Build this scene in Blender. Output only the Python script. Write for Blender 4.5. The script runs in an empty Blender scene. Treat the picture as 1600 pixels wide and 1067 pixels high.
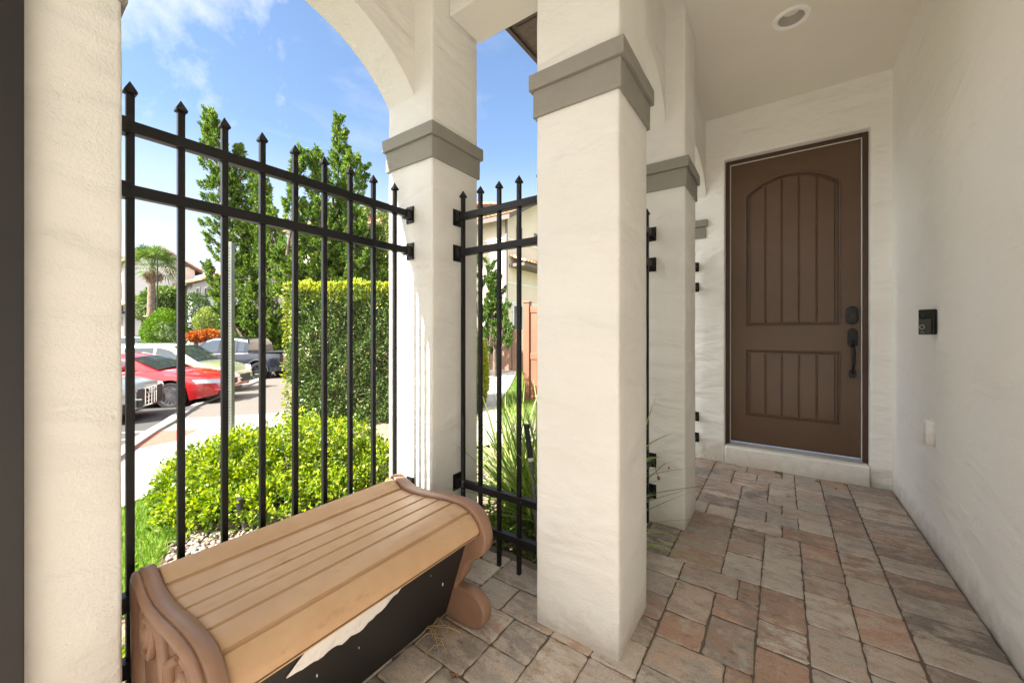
import bpy, bmesh, math, random
import numpy as np
from mathutils import Vector, Matrix
R = math.radians
rnd = random.Random(7)
NR = np.random.RandomState(11)
S = bpy.context.scene
COL = S.collection

# ------------------------------------------------------------------ camera
F_PX, CX, HY = 604.0, 800.0, 518.0            # photograph is 1600 px wide
TH = math.atan(422 / F_PX); CT, ST = math.cos(TH), math.sin(TH)
EYE = 1.22
cam = bpy.data.cameras.new('camera'); camo = bpy.data.objects.new('camera', cam); COL.objects.link(camo)
camo.location = (0, 0, EYE); camo.rotation_euler = (R(90), 0, TH)
cam.sensor_width = 36; cam.sensor_fit = 'HORIZONTAL'; cam.lens = 36 * F_PX / 1600
cam.shift_y = -(533.5 - HY) / 1600; cam.clip_start = 0.02; cam.clip_end = 2000
S.camera = camo

# ------------------------------------------------------------------ light
SUN_FROM = Vector((-0.32, -1.0, 1.02)).normalized()
elev = math.asin(SUN_FROM.z); azim = math.atan2(SUN_FROM.x, SUN_FROM.y)
w = bpy.data.worlds.new('World'); S.world = w; w.use_nodes = True
nt = w.node_tree; nt.nodes.clear()
def N(t, kind, **kw):
    n = t.nodes.new(kind)
    for k, v in kw.items():
        if k in n.inputs.keys(): n.inputs[k].default_value = v
        else: setattr(n, k, v)
    return n
def ramp(t, stops, interp='LINEAR'):
    n = t.nodes.new('ShaderNodeValToRGB'); cr = n.color_ramp; cr.interpolation = interp
    while len(cr.elements) < len(stops): cr.elements.new(0.5)
    for e, (p, c) in zip(cr.elements, stops):
        e.position = p; e.color = (c, c, c, 1) if isinstance(c, (int, float)) else (*c, 1)
    return n
sky = N(nt, 'ShaderNodeTexSky', sky_type='NISHITA', sun_disc=False, sun_elevation=elev, sun_rotation=azim,
        air_density=1.0, dust_density=0.6, ozone_density=1.6)
tc = N(nt, 'ShaderNodeTexCoord'); sep = N(nt, 'ShaderNodeSeparateXYZ'); nt.links.new(tc.outputs['Generated'], sep.inputs[0])
mp = N(nt, 'ShaderNodeMapping'); mp.inputs['Scale'].default_value = (1.0, 1.0, 3.2); mp.inputs['Location'].default_value = (0.35, 0.1, 0.2)
nt.links.new(tc.outputs['Generated'], mp.inputs[0])
n1 = N(nt, 'ShaderNodeTexNoise', Scale=2.3, Detail=9.0, Roughness=0.62, Distortion=0.35); nt.links.new(mp.outputs[0], n1.inputs['Vector'])
r1 = ramp(nt, [(0.54, 0.0), (0.72, 1.0)]); nt.links.new(n1.outputs['Fac'], r1.inputs[0])
hz = ramp(nt, [(0.0, 1.0), (0.10, 0.90), (0.24, 0.38), (0.42, 0.0)], 'EASE'); nt.links.new(sep.outputs['Z'], hz.inputs[0])
# a bank of cloud to the left of the view, high up
dotn = N(nt, 'ShaderNodeVectorMath', operation='DOT_PRODUCT'); nt.links.new(tc.outputs['Generated'], dotn.inputs[0])
_d = Vector((-0.573 - 0.96 * 0.82 * 1.02, 0.82 - 0.96 * 0.573, 0.86)).normalized(); dotn.inputs[1].default_value = _d
n2 = N(nt, 'ShaderNodeTexNoise', Scale=5.5, Detail=8.0, Roughness=0.6, Distortion=0.3); nt.links.new(tc.outputs['Generated'], n2.inputs['Vector'])
ad = N(nt, 'ShaderNodeMath', operation='MULTIPLY_ADD'); ad.inputs[1].default_value = 0.16; nt.links.new(n2.outputs['Fac'], ad.inputs[0]); nt.links.new(dotn.outputs['Value'], ad.inputs[2])
cb = ramp(nt, [(0.0, 0.0), (1.0, 1.0)]); cb.color_ramp.elements[0].position = 0.0
mr = N(nt, 'ShaderNodeMapRange'); mr.inputs['From Min'].default_value = 1.058; mr.inputs['From Max'].default_value = 1.098; nt.links.new(ad.outputs[0], mr.inputs['Value'])
m1 = N(nt, 'ShaderNodeMath', operation='MAXIMUM'); nt.links.new(hz.outputs[0], m1.inputs[0])
m0 = N(nt, 'ShaderNodeMath', operation='MULTIPLY'); m0.inputs[1].default_value = 0.22; nt.links.new(r1.outputs[0], m0.inputs[0]); nt.links.new(m0.outputs[0], m1.inputs[1])
m2 = N(nt, 'ShaderNodeMath', operation='MAXIMUM'); nt.links.new(m1.outputs[0], m2.inputs[0]); nt.links.new(mr.outputs[0], m2.inputs[1])
SKY_S = 0.073
skyc = N(nt, 'ShaderNodeHueSaturation', Saturation=1.02, Value=1.0); nt.links.new(sky.outputs[0], skyc.inputs['Color'])
mx = N(nt, 'ShaderNodeMix', data_type='RGBA'); nt.links.new(m2.outputs[0], mx.inputs['Factor'])
nt.links.new(skyc.outputs[0], mx.inputs['A']); mx.inputs['B'].default_value = (4.0, 4.1, 4.25, 1)
# bright cloud added out of view, overhead and behind, to light the porch
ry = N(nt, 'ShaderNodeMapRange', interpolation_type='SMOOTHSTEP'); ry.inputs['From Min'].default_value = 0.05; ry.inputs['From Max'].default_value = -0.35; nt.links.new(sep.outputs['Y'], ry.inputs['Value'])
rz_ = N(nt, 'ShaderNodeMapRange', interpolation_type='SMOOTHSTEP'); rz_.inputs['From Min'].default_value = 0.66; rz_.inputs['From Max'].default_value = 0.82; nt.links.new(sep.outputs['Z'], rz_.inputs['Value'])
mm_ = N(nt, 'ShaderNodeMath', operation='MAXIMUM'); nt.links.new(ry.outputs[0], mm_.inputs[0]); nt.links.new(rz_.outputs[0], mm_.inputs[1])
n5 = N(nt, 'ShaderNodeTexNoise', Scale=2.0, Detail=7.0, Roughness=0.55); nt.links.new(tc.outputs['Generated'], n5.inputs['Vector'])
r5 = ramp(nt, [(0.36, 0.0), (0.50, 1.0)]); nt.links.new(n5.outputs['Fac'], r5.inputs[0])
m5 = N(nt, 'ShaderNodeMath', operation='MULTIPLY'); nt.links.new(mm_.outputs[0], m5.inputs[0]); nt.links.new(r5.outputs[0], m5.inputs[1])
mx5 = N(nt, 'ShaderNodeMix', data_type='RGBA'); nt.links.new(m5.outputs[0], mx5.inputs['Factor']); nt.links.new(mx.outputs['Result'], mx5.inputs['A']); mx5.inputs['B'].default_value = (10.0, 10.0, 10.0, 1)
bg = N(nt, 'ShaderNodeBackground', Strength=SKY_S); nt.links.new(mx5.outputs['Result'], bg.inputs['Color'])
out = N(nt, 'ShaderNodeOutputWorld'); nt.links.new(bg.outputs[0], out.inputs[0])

sl = bpy.data.lights.new('sun', 'SUN'); sl.energy = 4.8; sl.angle = R(0.5); sl.color = (1.0, 0.955, 0.89)
so = bpy.data.objects.new('sun', sl); COL.objects.link(so); so.rotation_euler = (-SUN_FROM).to_track_quat('-Z', 'Y').to_euler()
S.view_settings.view_transform = 'Standard'; S.view_settings.look = 'None'; S.view_settings.exposure = 2.1; S.view_settings.gamma = 1.0
S.render.engine = 'CYCLES'; S.cycles.max_bounces = 10; S.cycles.diffuse_bounces = 7; S.cycles.transparent_max_bounces = 16
S.cycles.sample_clamp_indirect = 6

# ------------------------------------------------------------------ helpers
def ray(x, y):
    u = (x - CX) / F_PX; v = (HY - y) / F_PX
    return (-ST + u * CT, CT + u * ST, v)
def at(x, d, y=None):                       # world point at depth d seen in column x (and row y)
    r = ray(x, y if y is not None else HY)
    return Vector((r[0] * d, r[1] * d, EYE + r[2] * d))
def g(X):                                   # height of the sloping ground
    if X > -2.2: return -.06
    if X > -9.7: return -.06 + .07 * (X + 2.2)
    if X > -20: return -.585 + .033 * (X + 9.7)
    return -.925
def G(x, y):
    r = ray(x, y); t = 1
    for i in range(80): t = .5 * t + .5 * (g(r[0] * t) - EYE) / r[2]
    return (r[0] * t, r[1] * t)
def tag(o, label=None, cat=None, group=None, kind=None):
    if label: o['label'] = label
    if cat: o['category'] = cat
    if group: o['group'] = group
    if kind: o['kind'] = kind
    return o
def thing(name, loc, label, cat, group=None, rz=0):
    o = bpy.data.objects.new(name, None); COL.objects.link(o); o.location = loc; o.rotation_euler = (0, 0, rz)
    o.empty_display_size = .1
    return tag(o, label, cat, group)
class MB:
    def __init__(s): s.v = []; s.f = []; s.m = []
    def add(s, verts, faces, mi=0):
        b = len(s.v); s.v += [tuple(v) for v in verts]
        for f in faces: s.f.append([b + i for i in f]); s.m.append(mi)
        return s
    def box(s, x0, x1, y0, y1, z0, z1, mi=0):
        v = [(x, y, z) for z in (z0, z1) for y in (y0, y1) for x in (x0, x1)]
        return s.add(v, [(0, 2, 3, 1), (4, 5, 7, 6), (0, 1, 5, 4), (2, 6, 7, 3), (0, 4, 6, 2), (1, 3, 7, 5)], mi)
    def obox(s, c, ax, ay, az, hx, hy, hz, mi=0):      # oriented box, half sizes
        c = Vector(c); v = [c + ax * (i * hx) + ay * (j * hy) + az * (k * hz) for k in (-1, 1) for j in (-1, 1) for i in (-1, 1)]
        return s.add(v, [(0, 2, 3, 1), (4, 5, 7, 6), (0, 1, 5, 4), (2, 6, 7, 3), (0, 4, 6, 2), (1, 3, 7, 5)], mi)
    def prism(s, poly, axis, lo, hi, mi=0):            # poly in the two other axes, in order
        def p(a, b, c): return {'x': (c, a, b), 'y': (a, c, b), 'z': (a, b, c)}[axis]
        n = len(poly); v = [p(a, b, lo) for a, b in poly] + [p(a, b, hi) for a, b in poly]
        return s.add(v, [tuple(range(n))[::-1], tuple(range(n, 2 * n))] + [(i, (i + 1) % n, n + (i + 1) % n, n + i) for i in range(n)], mi)
    def tube(s, path, r, n=8, mi=0, cap=True):
        path = [Vector(p) for p in path]; rs = r if isinstance(r, (list, tuple)) else [r] * len(path); rings = []
        for i, p in enumerate(path):
            t = (path[min(i + 1, len(path) - 1)] - path[max(i - 1, 0)]).normalized()
            a = t.orthogonal().normalized() if i == 0 else (pa - t * pa.dot(t)).normalized()
            pa = a; b = t.cross(a)
            rings.append([p + (a * math.cos(2 * math.pi * k / n) + b * math.sin(2 * math.pi * k / n)) * rs[i] for k in range(n)])
        v = [q for rg in rings for q in rg]; f = []
        for i in range(len(path) - 1):
            for k in range(n): f.append((i * n + k, i * n + (k + 1) % n, (i + 1) * n + (k + 1) % n, (i + 1) * n + k))
        if cap: f += [tuple(range(n))[::-1], tuple(range((len(path) - 1) * n, len(path) * n))]
        return s.add(v, f, mi)
    def lathe(s, prof, c=(0, 0, 0), axis='z', n=32, mi=0):   # prof [(r, h)]
        v = []
        for r, h in prof:
            for k in range(n):
                a = 2 * math.pi * k / n; x, y = r * math.cos(a), r * math.sin(a)
                q = {'z': (x, y, h), 'y': (x, h, y), 'x': (h, x, y)}[axis]; v.append((q[0] + c[0], q[1] + c[1], q[2] + c[2]))
        f = []
        for i in range(len(prof) - 1):
            for k in range(n): f.append((i * n + k, i * n + (k + 1) % n, (i + 1) * n + (k + 1) % n, (i + 1) * n + k))
        return s.add(v, f, mi)
    def build(s, name, mats, parent=None, bevel=0, seg=2, smooth=False, local=False, sub=0, fix=True, angle=35):
        me = bpy.data.meshes.new(name); v = s.v
        if parent is not None and not local:
            l = parent.location
            q = parent
            while q.parent: q = q.parent; l = l + q.location
            v = [(a[0] - l[0], a[1] - l[1], a[2] - l[2]) for a in v]
        me.from_pydata(v, [], s.f); me.update()
        for m in (mats if isinstance(mats, (list, tuple)) else [mats]): me.materials.append(m)
        me.polygons.foreach_set('material_index', s.m)
        if fix:
            bm = bmesh.new(); bm.from_mesh(me); bmesh.ops.recalc_face_normals(bm, faces=bm.faces); bm.to_mesh(me); bm.free()
        o = bpy.data.objects.new(name, me); COL.objects.link(o)
        if parent is not None: o.parent = parent
        if bevel:
            b = o.modifiers.new('bevel', 'BEVEL'); b.width = bevel; b.segments = seg; b.limit_method = 'ANGLE'; b.angle_limit = R(40)
        if sub:
            b = o.modifiers.new('sub', 'SUBSURF'); b.levels = sub; b.render_levels = sub
        if smooth or bevel:
            me.polygons.foreach_set('use_smooth', [True] * len(me.polygons))
            if smooth and not sub:
                try: me.set_sharp_from_angle(angle=R(angle))
                except Exception: pass
            if bevel:
                wn = o.modifiers.new('wn', 'WEIGHTED_NORMAL'); wn.keep_sharp = True
        return o

# ------------------------------------------------------------------ materials
def mat(name, col, rough=.6, metal=0., spec=.5, noise=None, bump=None, coat=0., extra=None):
    m = bpy.data.materials.new(name); m.use_nodes = True; t = m.node_tree; b = t.nodes['Principled BSDF']
    b.inputs['Base Color'].default_value = (*col, 1); b.inputs['Roughness'].default_value = rough
    b.inputs['Metallic'].default_value = metal; b.inputs['Specular IOR Level'].default_value = spec
    b.inputs['Coat Weight'].default_value = coat; b.inputs['Coat Roughness'].default_value = 0.04
    tcn = N(t, 'ShaderNodeTexCoord')
    if noise:                                     # (scale, colour2, lo, hi)
        sc, c2, lo, hi = noise
        n = N(t, 'ShaderNodeTexNoise', Scale=sc, Detail=6.0, Roughness=.6); t.links.new(tcn.outputs['Object'], n.inputs['Vector'])
        rr = ramp(t, [(lo, col), (hi, c2)]); t.links.new(n.outputs['Fac'], rr.inputs[0]); t.links.new(rr.outputs[0], b.inputs['Base Color'])
    if bump:                                      # list of (scale, strength, distance)
        prev = None
        for sc, stg, dist in bump:
            n = N(t, 'ShaderNodeTexNoise', Scale=sc, Detail=4.0, Roughness=.6); t.links.new(tcn.outputs['Object'], n.inputs['Vector'])
            bp = N(t, 'ShaderNodeBump', Strength=stg, Distance=dist); t.links.new(n.outputs['Fac'], bp.inputs['Height'])
            if prev: t.links.new(prev.outputs[0], bp.inputs['Normal'])
            prev = bp
        t.links.new(prev.outputs[0], b.inputs['Normal'])
    return m
def stucco(name, col, col2, wave=.5, fine=.35, fscale=260):
    m = bpy.data.materials.new(name); m.use_nodes = True; t = m.node_tree; b = t.nodes['Principled BSDF']
    b.inputs['Roughness'].default_value = .85; b.inputs['Specular IOR Level'].default_value = .2
    c = N(t, 'ShaderNodeTexCoord')
    n = N(t, 'ShaderNodeTexNoise', Scale=1.7, Detail=7.0, Roughness=.62); t.links.new(c.outputs['Object'], n.inputs['Vector'])
    rr = ramp(t, [(.35, col), (.68, col2)]); t.links.new(n.outputs['Fac'], rr.inputs[0])
    # sparse little chips and scuffs
    n3 = N(t, 'ShaderNodeTexNoise', Scale=26.0, Detail=3.0); t.links.new(c.outputs['Object'], n3.inputs['Vector'])
    r3 = ramp(t, [(.17, .72), (.24, 1.0)]); t.links.new(n3.outputs['Fac'], r3.inputs[0])
    mm = N(t, 'ShaderNodeMix', data_type='RGBA', blend_type='MULTIPLY'); mm.inputs['Factor'].default_value = .6
    t.links.new(rr.outputs[0], mm.inputs['A']); t.links.new(r3.outputs[0], mm.inputs['B']); 
    sx = N(t, 'ShaderNodeSeparateXYZ'); t.links.new(c.outputs['Object'], sx.inputs[0])
    nz = N(t, 'ShaderNodeTexNoise', Scale=14.0, Detail=5.0, Roughness=.7); t.links.new(c.outputs['Object'], nz.inputs['Vector'])
    zz = N(t, 'ShaderNodeMath', operation='MULTIPLY_ADD'); zz.inputs[1].default_value = -.22; t.links.new(nz.outputs['Fac'], zz.inputs[0]); t.links.new(sx.outputs['Z'], zz.inputs[2])
    zr = N(t, 'ShaderNodeMapRange'); zr.inputs['From Min'].default_value = -.11; zr.inputs['From Max'].default_value = .03; zr.inputs['To Min'].default_value = .55; zr.inputs['To Max'].default_value = 0.; t.links.new(zz.outputs[0], zr.inputs['Value'])
    md = N(t, 'ShaderNodeMix', data_type='RGBA'); t.links.new(zr.outputs[0], md.inputs['Factor']); t.links.new(mm.outputs['Result'], md.inputs['A']); md.inputs['B'].default_value = (.42, .36, .29, 1)
    t.links.new(md.outputs['Result'], b.inputs['Base Color'])
    # trowelled waves, drawn out on a diagonal
    mpg = N(t, 'ShaderNodeMapping'); mpg.inputs['Rotation'].default_value = (R(48), R(-50), R(0)); mpg.inputs['Scale'].default_value = (1., 1., 2.6)
    t.links.new(c.outputs['Object'], mpg.inputs[0])
    n4 = N(t, 'ShaderNodeTexNoise', Scale=2.2, Detail=2.5, Roughness=.45, Distortion=.6); t.links.new(mpg.outputs[0], n4.inputs['Vector'])
    b1 = N(t, 'ShaderNodeBump', Strength=wave, Distance=.05); t.links.new(n4.outputs['Fac'], b1.inputs['Height'])
    n6 = N(t, 'ShaderNodeTexNoise', Scale=9., Detail=2.0, Roughness=.5, Distortion=1.6); t.links.new(mpg.outputs[0], n6.inputs['Vector'])
    r6 = ramp(t, [(.46, 0.), (.5, 1.), (.54, 0.)]); t.links.new(n6.outputs['Fac'], r6.inputs[0])
    n7 = N(t, 'ShaderNodeTexNoise', Scale=1.9, Detail=2.0); t.links.new(c.outputs['Object'], n7.inputs['Vector'])
    r7 = ramp(t, [(.5, 0.), (.62, 1.)]); t.links.new(n7.outputs['Fac'], r7.inputs[0])
    mu = N(t, 'ShaderNodeMath', operation='MULTIPLY'); t.links.new(r6.outputs[0], mu.inputs[0]); t.links.new(r7.outputs[0], mu.inputs[1])
    n8 = N(t, 'ShaderNodeTexNoise', Scale=7.5, Detail=2.0, Roughness=.45, Distortion=.9); t.links.new(mpg.outputs[0], n8.inputs['Vector'])
    b8 = N(t, 'ShaderNodeBump', Strength=wave * .4, Distance=.012); t.links.new(n8.outputs['Fac'], b8.inputs['Height']); t.links.new(b1.outputs[0], b8.inputs['Normal']); b1 = b8
    b3 = N(t, 'ShaderNodeBump', Strength=.35 * wave, Distance=.004); t.links.new(mu.outputs[0], b3.inputs['Height']); t.links.new(b1.outputs[0], b3.inputs['Normal'])
    n5 = N(t, 'ShaderNodeTexNoise', Scale=float(fscale) * .55, Detail=4.0, Roughness=.6); t.links.new(c.outputs['Object'], n5.inputs['Vector'])
    b2 = N(t, 'ShaderNodeBump', Strength=fine, Distance=.0045); t.links.new(n5.outputs['Fac'], b2.inputs['Height']); t.links.new(b3.outputs[0], b2.inputs['Normal'])
    t.links.new(b2.outputs[0], b.inputs['Normal'])
    return m
M = {}
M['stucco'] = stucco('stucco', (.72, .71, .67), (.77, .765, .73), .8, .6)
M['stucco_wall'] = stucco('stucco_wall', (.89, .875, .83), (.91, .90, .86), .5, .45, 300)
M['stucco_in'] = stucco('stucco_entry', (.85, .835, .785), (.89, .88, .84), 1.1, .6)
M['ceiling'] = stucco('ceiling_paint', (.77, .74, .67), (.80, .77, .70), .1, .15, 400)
M['trim'] = stucco('trim_paint', (.25, .238, .208), (.30, .288, .25), .25, .9, 170)
M['step'] = stucco('step_paint', (.80, .78, .72), (.86, .84, .79), .3, .35)
M['black'] = mat('black_powdercoat', (.006, .006, .007), .42, spec=.35, bump=[(900, .06, .001)], noise=(14, (.014, .013, .012), .55, .8))
M['dark_metal'] = mat('dark_bronze', (.010, .009, .009), .5, noise=(3, (.016, .014, .013), .4, .7))
M['door'] = mat('door_paint', (.092, .048, .024), .33, spec=.55, noise=(5, (.106, .057, .030), .35, .7), bump=[(90, .05, .001)])
M['door_frame'] = mat('door_frame_paint', (.06, .03, .017), .45)
M['weatherstrip'] = mat('weatherstrip', (.75, .71, .64), .5)
M['alu'] = mat('threshold_metal', (.42, .42, .43), .35, metal=.8)
M['lock'] = mat('lock_black', (.004, .004, .0045), .12, spec=.5)
M['lock2'] = mat('handle_bronze', (.007, .0075, .009), .25, metal=.3)
M['bell'] = mat('doorbell_black', (.008, .007, .006), .25)
M['bell2'] = mat('doorbell_grey', (.045, .038, .032), .35)
M['white'] = mat('white_plastic', (.80, .78, .74), .4)
M['lamp_rim'] = mat('lamp_rim', (.90, .89, .87), .35)
M['lamp_in'] = mat('lamp_reflector', (.45, .43, .40), .3)
M['lamp_lens'] = mat('lamp_lens', (.85, .82, .72), .3)
M['lid'] = mat('bench_tan_plastic', (.48, .305, .17), .38, spec=.4, noise=(9, (.52, .345, .205), .4, .7))
M['cap'] = mat('bench_brown_plastic', (.25, .142, .09), .38, spec=.45, noise=(12, (.29, .17, .112), .4, .7), bump=[(700, .12, .001)])
M['panel'] = mat('bench_black_panel', (.012, .011, .011), .45, noise=(160, (.02, .018, .016), .5, .7))
M['paper'] = mat('torn_paper', (.68, .67, .64), .9, bump=[(22, .6, .02)], noise=(30, (.5, .5, .5), .55, .75))
# wood-grain bump and dry brown stains on the lid
def lid_detail():
    t = M['lid'].node_tree; b = t.nodes['Principled BSDF']; c = N(t, 'ShaderNodeTexCoord')
    mpn = N(t, 'ShaderNodeMapping'); mpn.inputs['Scale'].default_value = (260, 7, 260); t.links.new(c.outputs['Object'], mpn.inputs[0])
    n = N(t, 'ShaderNodeTexNoise', Scale=1.0, Detail=3.0); t.links.new(mpn.outputs[0], n.inputs['Vector'])
    bp = N(t, 'ShaderNodeBump', Strength=.35, Distance=.0015); t.links.new(n.outputs['Fac'], bp.inputs['Height']); t.links.new(bp.outputs[0], b.inputs['Normal'])
    mp2 = N(t, 'ShaderNodeMapping'); mp2.inputs['Scale'].default_value = (9, 3.2, 9); t.links.new(c.outputs['Object'], mp2.inputs[0])
    n2 = N(t, 'ShaderNodeTexNoise', Scale=2.2, Detail=8.0, Roughness=.7); t.links.new(mp2.outputs[0], n2.inputs['Vector'])
    r2 = ramp(t, [(.60, 0.), (.72, 1.)]); t.links.new(n2.outputs['Fac'], r2.inputs[0])
    src = b.inputs['Base Color'].links[0].from_socket
    mxn = N(t, 'ShaderNodeMix', data_type='RGBA'); ml = N(t, 'ShaderNodeMath', operation='MULTIPLY'); ml.inputs[1].default_value = .6
    t.links.new(r2.outputs[0], ml.inputs[0]); t.links.new(ml.outputs[0], mxn.inputs['Factor']); t.links.new(src, mxn.inputs['A']); mxn.inputs['B'].default_value = (.33, .17, .07, 1)
    t.links.new(mxn.outputs['Result'], b.inputs['Base Color'])
    n3 = N(t, 'ShaderNodeMapRange'); n3.inputs['To Min'].default_value = .34; n3.inputs['To Max'].default_value = .55
    t.links.new(n2.outputs['Fac'], n3.inputs['Value']); t.links.new(n3.outputs[0], b.inputs['Roughness'])
lid_detail()
def island_mat(name, stops, rough=.5, trans=.3, noise=None):
    m = bpy.data.materials.new(name); m.use_nodes = True; t = m.node_tree; b = t.nodes['Principled BSDF']
    b.inputs['Roughness'].default_value = rough; b.inputs['Specular IOR Level'].default_value = .35
    gn = N(t, 'ShaderNodeNewGeometry'); rr = ramp(t, stops); t.links.new(gn.outputs['Random Per Island'], rr.inputs[0])
    t.links.new(rr.outputs[0], b.inputs['Base Color'])
    if trans:
        tr = N(t, 'ShaderNodeBsdfTranslucent'); hs = N(t, 'ShaderNodeHueSaturation', Saturation=1.15, Value=1.3)
        t.links.new(rr.outputs[0], hs.inputs['Color']); t.links.new(hs.outputs[0], tr.inputs['Color'])
        ms = N(t, 'ShaderNodeMixShader'); ms.inputs[0].default_value = trans
        t.links.new(b.outputs[0], ms.inputs[1]); t.links.new(tr.outputs[0], ms.inputs[2]); t.links.new(ms.outputs[0], t.nodes['Material Output'].inputs['Surface'])
    return m
def paver_mat():
    m = bpy.data.materials.new('tumbled_pavers'); m.use_nodes = True; t = m.node_tree; b = t.nodes['Principled BSDF']
    b.inputs['Roughness'].default_value = .72; b.inputs['Specular IOR Level'].default_value = .35
    gn = N(t, 'ShaderNodeNewGeometry'); c = N(t, 'ShaderNodeTexCoord')
    rr = ramp(t, [(0, (.36, .24, .175)), (.16, (.47, .41, .345)), (.32, (.27, .235, .205)), (.46, (.52, .46, .395)), (.6, (.38, .30, .24)), (.74, (.42, .265, .19)), (.86, (.33, .295, .26)), (1, (.55, .49, .42))])
    t.links.new(gn.outputs['Random Per Island'], rr.inputs[0])
    r2 = ramp(t, [(0, (.21, .185, .165)), (.3, (.41, .27, .195)), (.6, (.54, .48, .41)), (1, (.26, .225, .2))])
    ml = N(t, 'ShaderNodeMath', operation='MULTIPLY'); ml.inputs[1].default_value = 7.31; t.links.new(gn.outputs['Random Per Island'], ml.inputs[0])
    fr = N(t, 'ShaderNodeMath', operation='FRACT'); t.links.new(ml.outputs[0], fr.inputs[0]); t.links.new(fr.outputs[0], r2.inputs[0])
    mp_ = N(t, 'ShaderNodeMapping'); mp_.inputs['Scale'].default_value = (1, 2.2, 1); t.links.new(c.outputs['Object'], mp_.inputs[0])
    n = N(t, 'ShaderNodeTexNoise', Scale=7.0, Detail=8.0, Roughness=.68); t.links.new(mp_.outputs[0], n.inputs['Vector'])
    rf = ramp(t, [(.44, 0.), (.54, 1.)]); t.links.new(n.outputs['Fac'], rf.inputs[0])
    mx1 = N(t, 'ShaderNodeMix', data_type='RGBA'); t.links.new(rf.outputs[0], mx1.inputs['Factor']); t.links.new(rr.outputs[0], mx1.inputs['A']); t.links.new(r2.outputs[0], mx1.inputs['B'])
    ns = N(t, 'ShaderNodeTexNoise', Scale=330.0, Detail=2.0); t.links.new(c.outputs['Object'], ns.inputs['Vector'])
    rs = ramp(t, [(.30, .72), (.5, 1.0), (.72, 1.45)]); t.links.new(ns.outputs['Fac'], rs.inputs[0])
    mx2 = N(t, 'ShaderNodeMix', data_type='RGBA', blend_type='MULTIPLY'); mx2.inputs['Factor'].default_value = .8
    t.links.new(mx1.outputs['Result'], mx2.inputs['A']); t.links.new(rs.outputs[0], mx2.inputs['B'])
    nb = N(t, 'ShaderNodeTexNoise', Scale=2.6, Detail=6.0, Roughness=.6); t.links.new(c.outputs['Object'], nb.inputs['Vector'])
    rb = ramp(t, [(.35, .92), (.65, 1.15)]); t.links.new(nb.outputs['Fac'], rb.inputs[0])
    mx3 = N(t, 'ShaderNodeMix', data_type='RGBA', blend_type='MULTIPLY'); mx3.inputs['Factor'].default_value = .8
    t.links.new(mx2.outputs['Result'], mx3.inputs['A']); t.links.new(rb.outputs[0], mx3.inputs['B'])
    nd = N(t, 'ShaderNodeTexNoise', Scale=17.0, Detail=9.0, Roughness=.75, Distortion=.4); t.links.new(mp_.outputs[0], nd.inputs['Vector'])
    rd = ramp(t, [(.54, 1.), (.66, .52)]); t.links.new(nd.outputs['Fac'], rd.inputs[0])
    mx4 = N(t, 'ShaderNodeMix', data_type='RGBA', blend_type='MULTIPLY'); mx4.inputs['Factor'].default_value = .85
    t.links.new(mx3.outputs['Result'], mx4.inputs['A']); t.links.new(rd.outputs[0], mx4.inputs['B'])
    ng = N(t, 'ShaderNodeTexNoise', Scale=11.0, Detail=8.0, Roughness=.7); t.links.new(c.outputs['Object'], ng.inputs['Vector'])
    rg = ramp(t, [(.52, 0.), (.64, .55)]); t.links.new(ng.outputs['Fac'], rg.inputs[0])
    mx5 = N(t, 'ShaderNodeMix', data_type='RGBA'); t.links.new(rg.outputs[0], mx5.inputs['Factor']); t.links.new(mx4.outputs['Result'], mx5.inputs['A']); mx5.inputs['B'].default_value = (.50, .46, .41, 1)
    t.links.new(mx5.outputs['Result'], b.inputs['Base Color'])
    rr_ = N(t, 'ShaderNodeMapRange'); rr_.inputs['To Min'].default_value = .42; rr_.inputs['To Max'].default_value = .85; t.links.new(nd.outputs['Fac'], rr_.inputs['Value']); t.links.new(rr_.outputs[0], b.inputs['Roughness'])
    nn = N(t, 'ShaderNodeTexNoise', Scale=60.0, Detail=7.0, Roughness=.7); t.links.new(c.outputs['Object'], nn.inputs['Vector'])
    bp = N(t, 'ShaderNodeBump', Strength=.75, Distance=.006); t.links.new(nn.outputs['Fac'], bp.inputs['Height']); t.links.new(bp.outputs[0], b.inputs['Normal'])
    return m
M['paver'] = paver_mat()
M['joint'] = mat('joint_sand', (.13, .105, .082), .95, bump=[(300, .5, .003)])
def ground_mat(name, c1, c2, sc, c3=None, bumps=None, rough=.9):
    m = mat(name, c1, rough, spec=.25, bump=bumps)
    t = m.node_tree; b = t.nodes['Principled BSDF']; c = N(t, 'ShaderNodeTexCoord')
    a = N(t, 'ShaderNodeTexNoise', Scale=sc, Detail=8.0, Roughness=.7); t.links.new(c.outputs['Object'], a.inputs['Vector'])
    rr = ramp(t, [(.3, c1), (.7, c2)]); t.links.new(a.outputs['Fac'], rr.inputs[0]); o = rr.outputs[0]
    if c3:
        a2 = N(t, 'ShaderNodeTexNoise', Scale=1.1, Detail=6.0, Roughness=.6); t.links.new(c.outputs['Object'], a2.inputs['Vector'])
        r2 = ramp(t, [(.48, 0.), (.66, .8)]); t.links.new(a2.outputs['Fac'], r2.inputs[0])
        x = N(t, 'ShaderNodeMix', data_type='RGBA'); t.links.new(r2.outputs[0], x.inputs['Factor']); t.links.new(o, x.inputs['A']); x.inputs['B'].default_value = (*c3, 1); o = x.outputs['Result']
    t.links.new(o, b.inputs['Base Color']); return m
M['lawnbase'] = ground_mat('lawn_base', (.12, .15, .06), (.17, .20, .085), 6, bumps=[(40, .8, .03)])
M['dirt'] = ground_mat('bed_soil', (.16, .115, .08), (.36, .29, .21), 9, (.10, .07, .05), [(60, .9, .02)])
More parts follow.
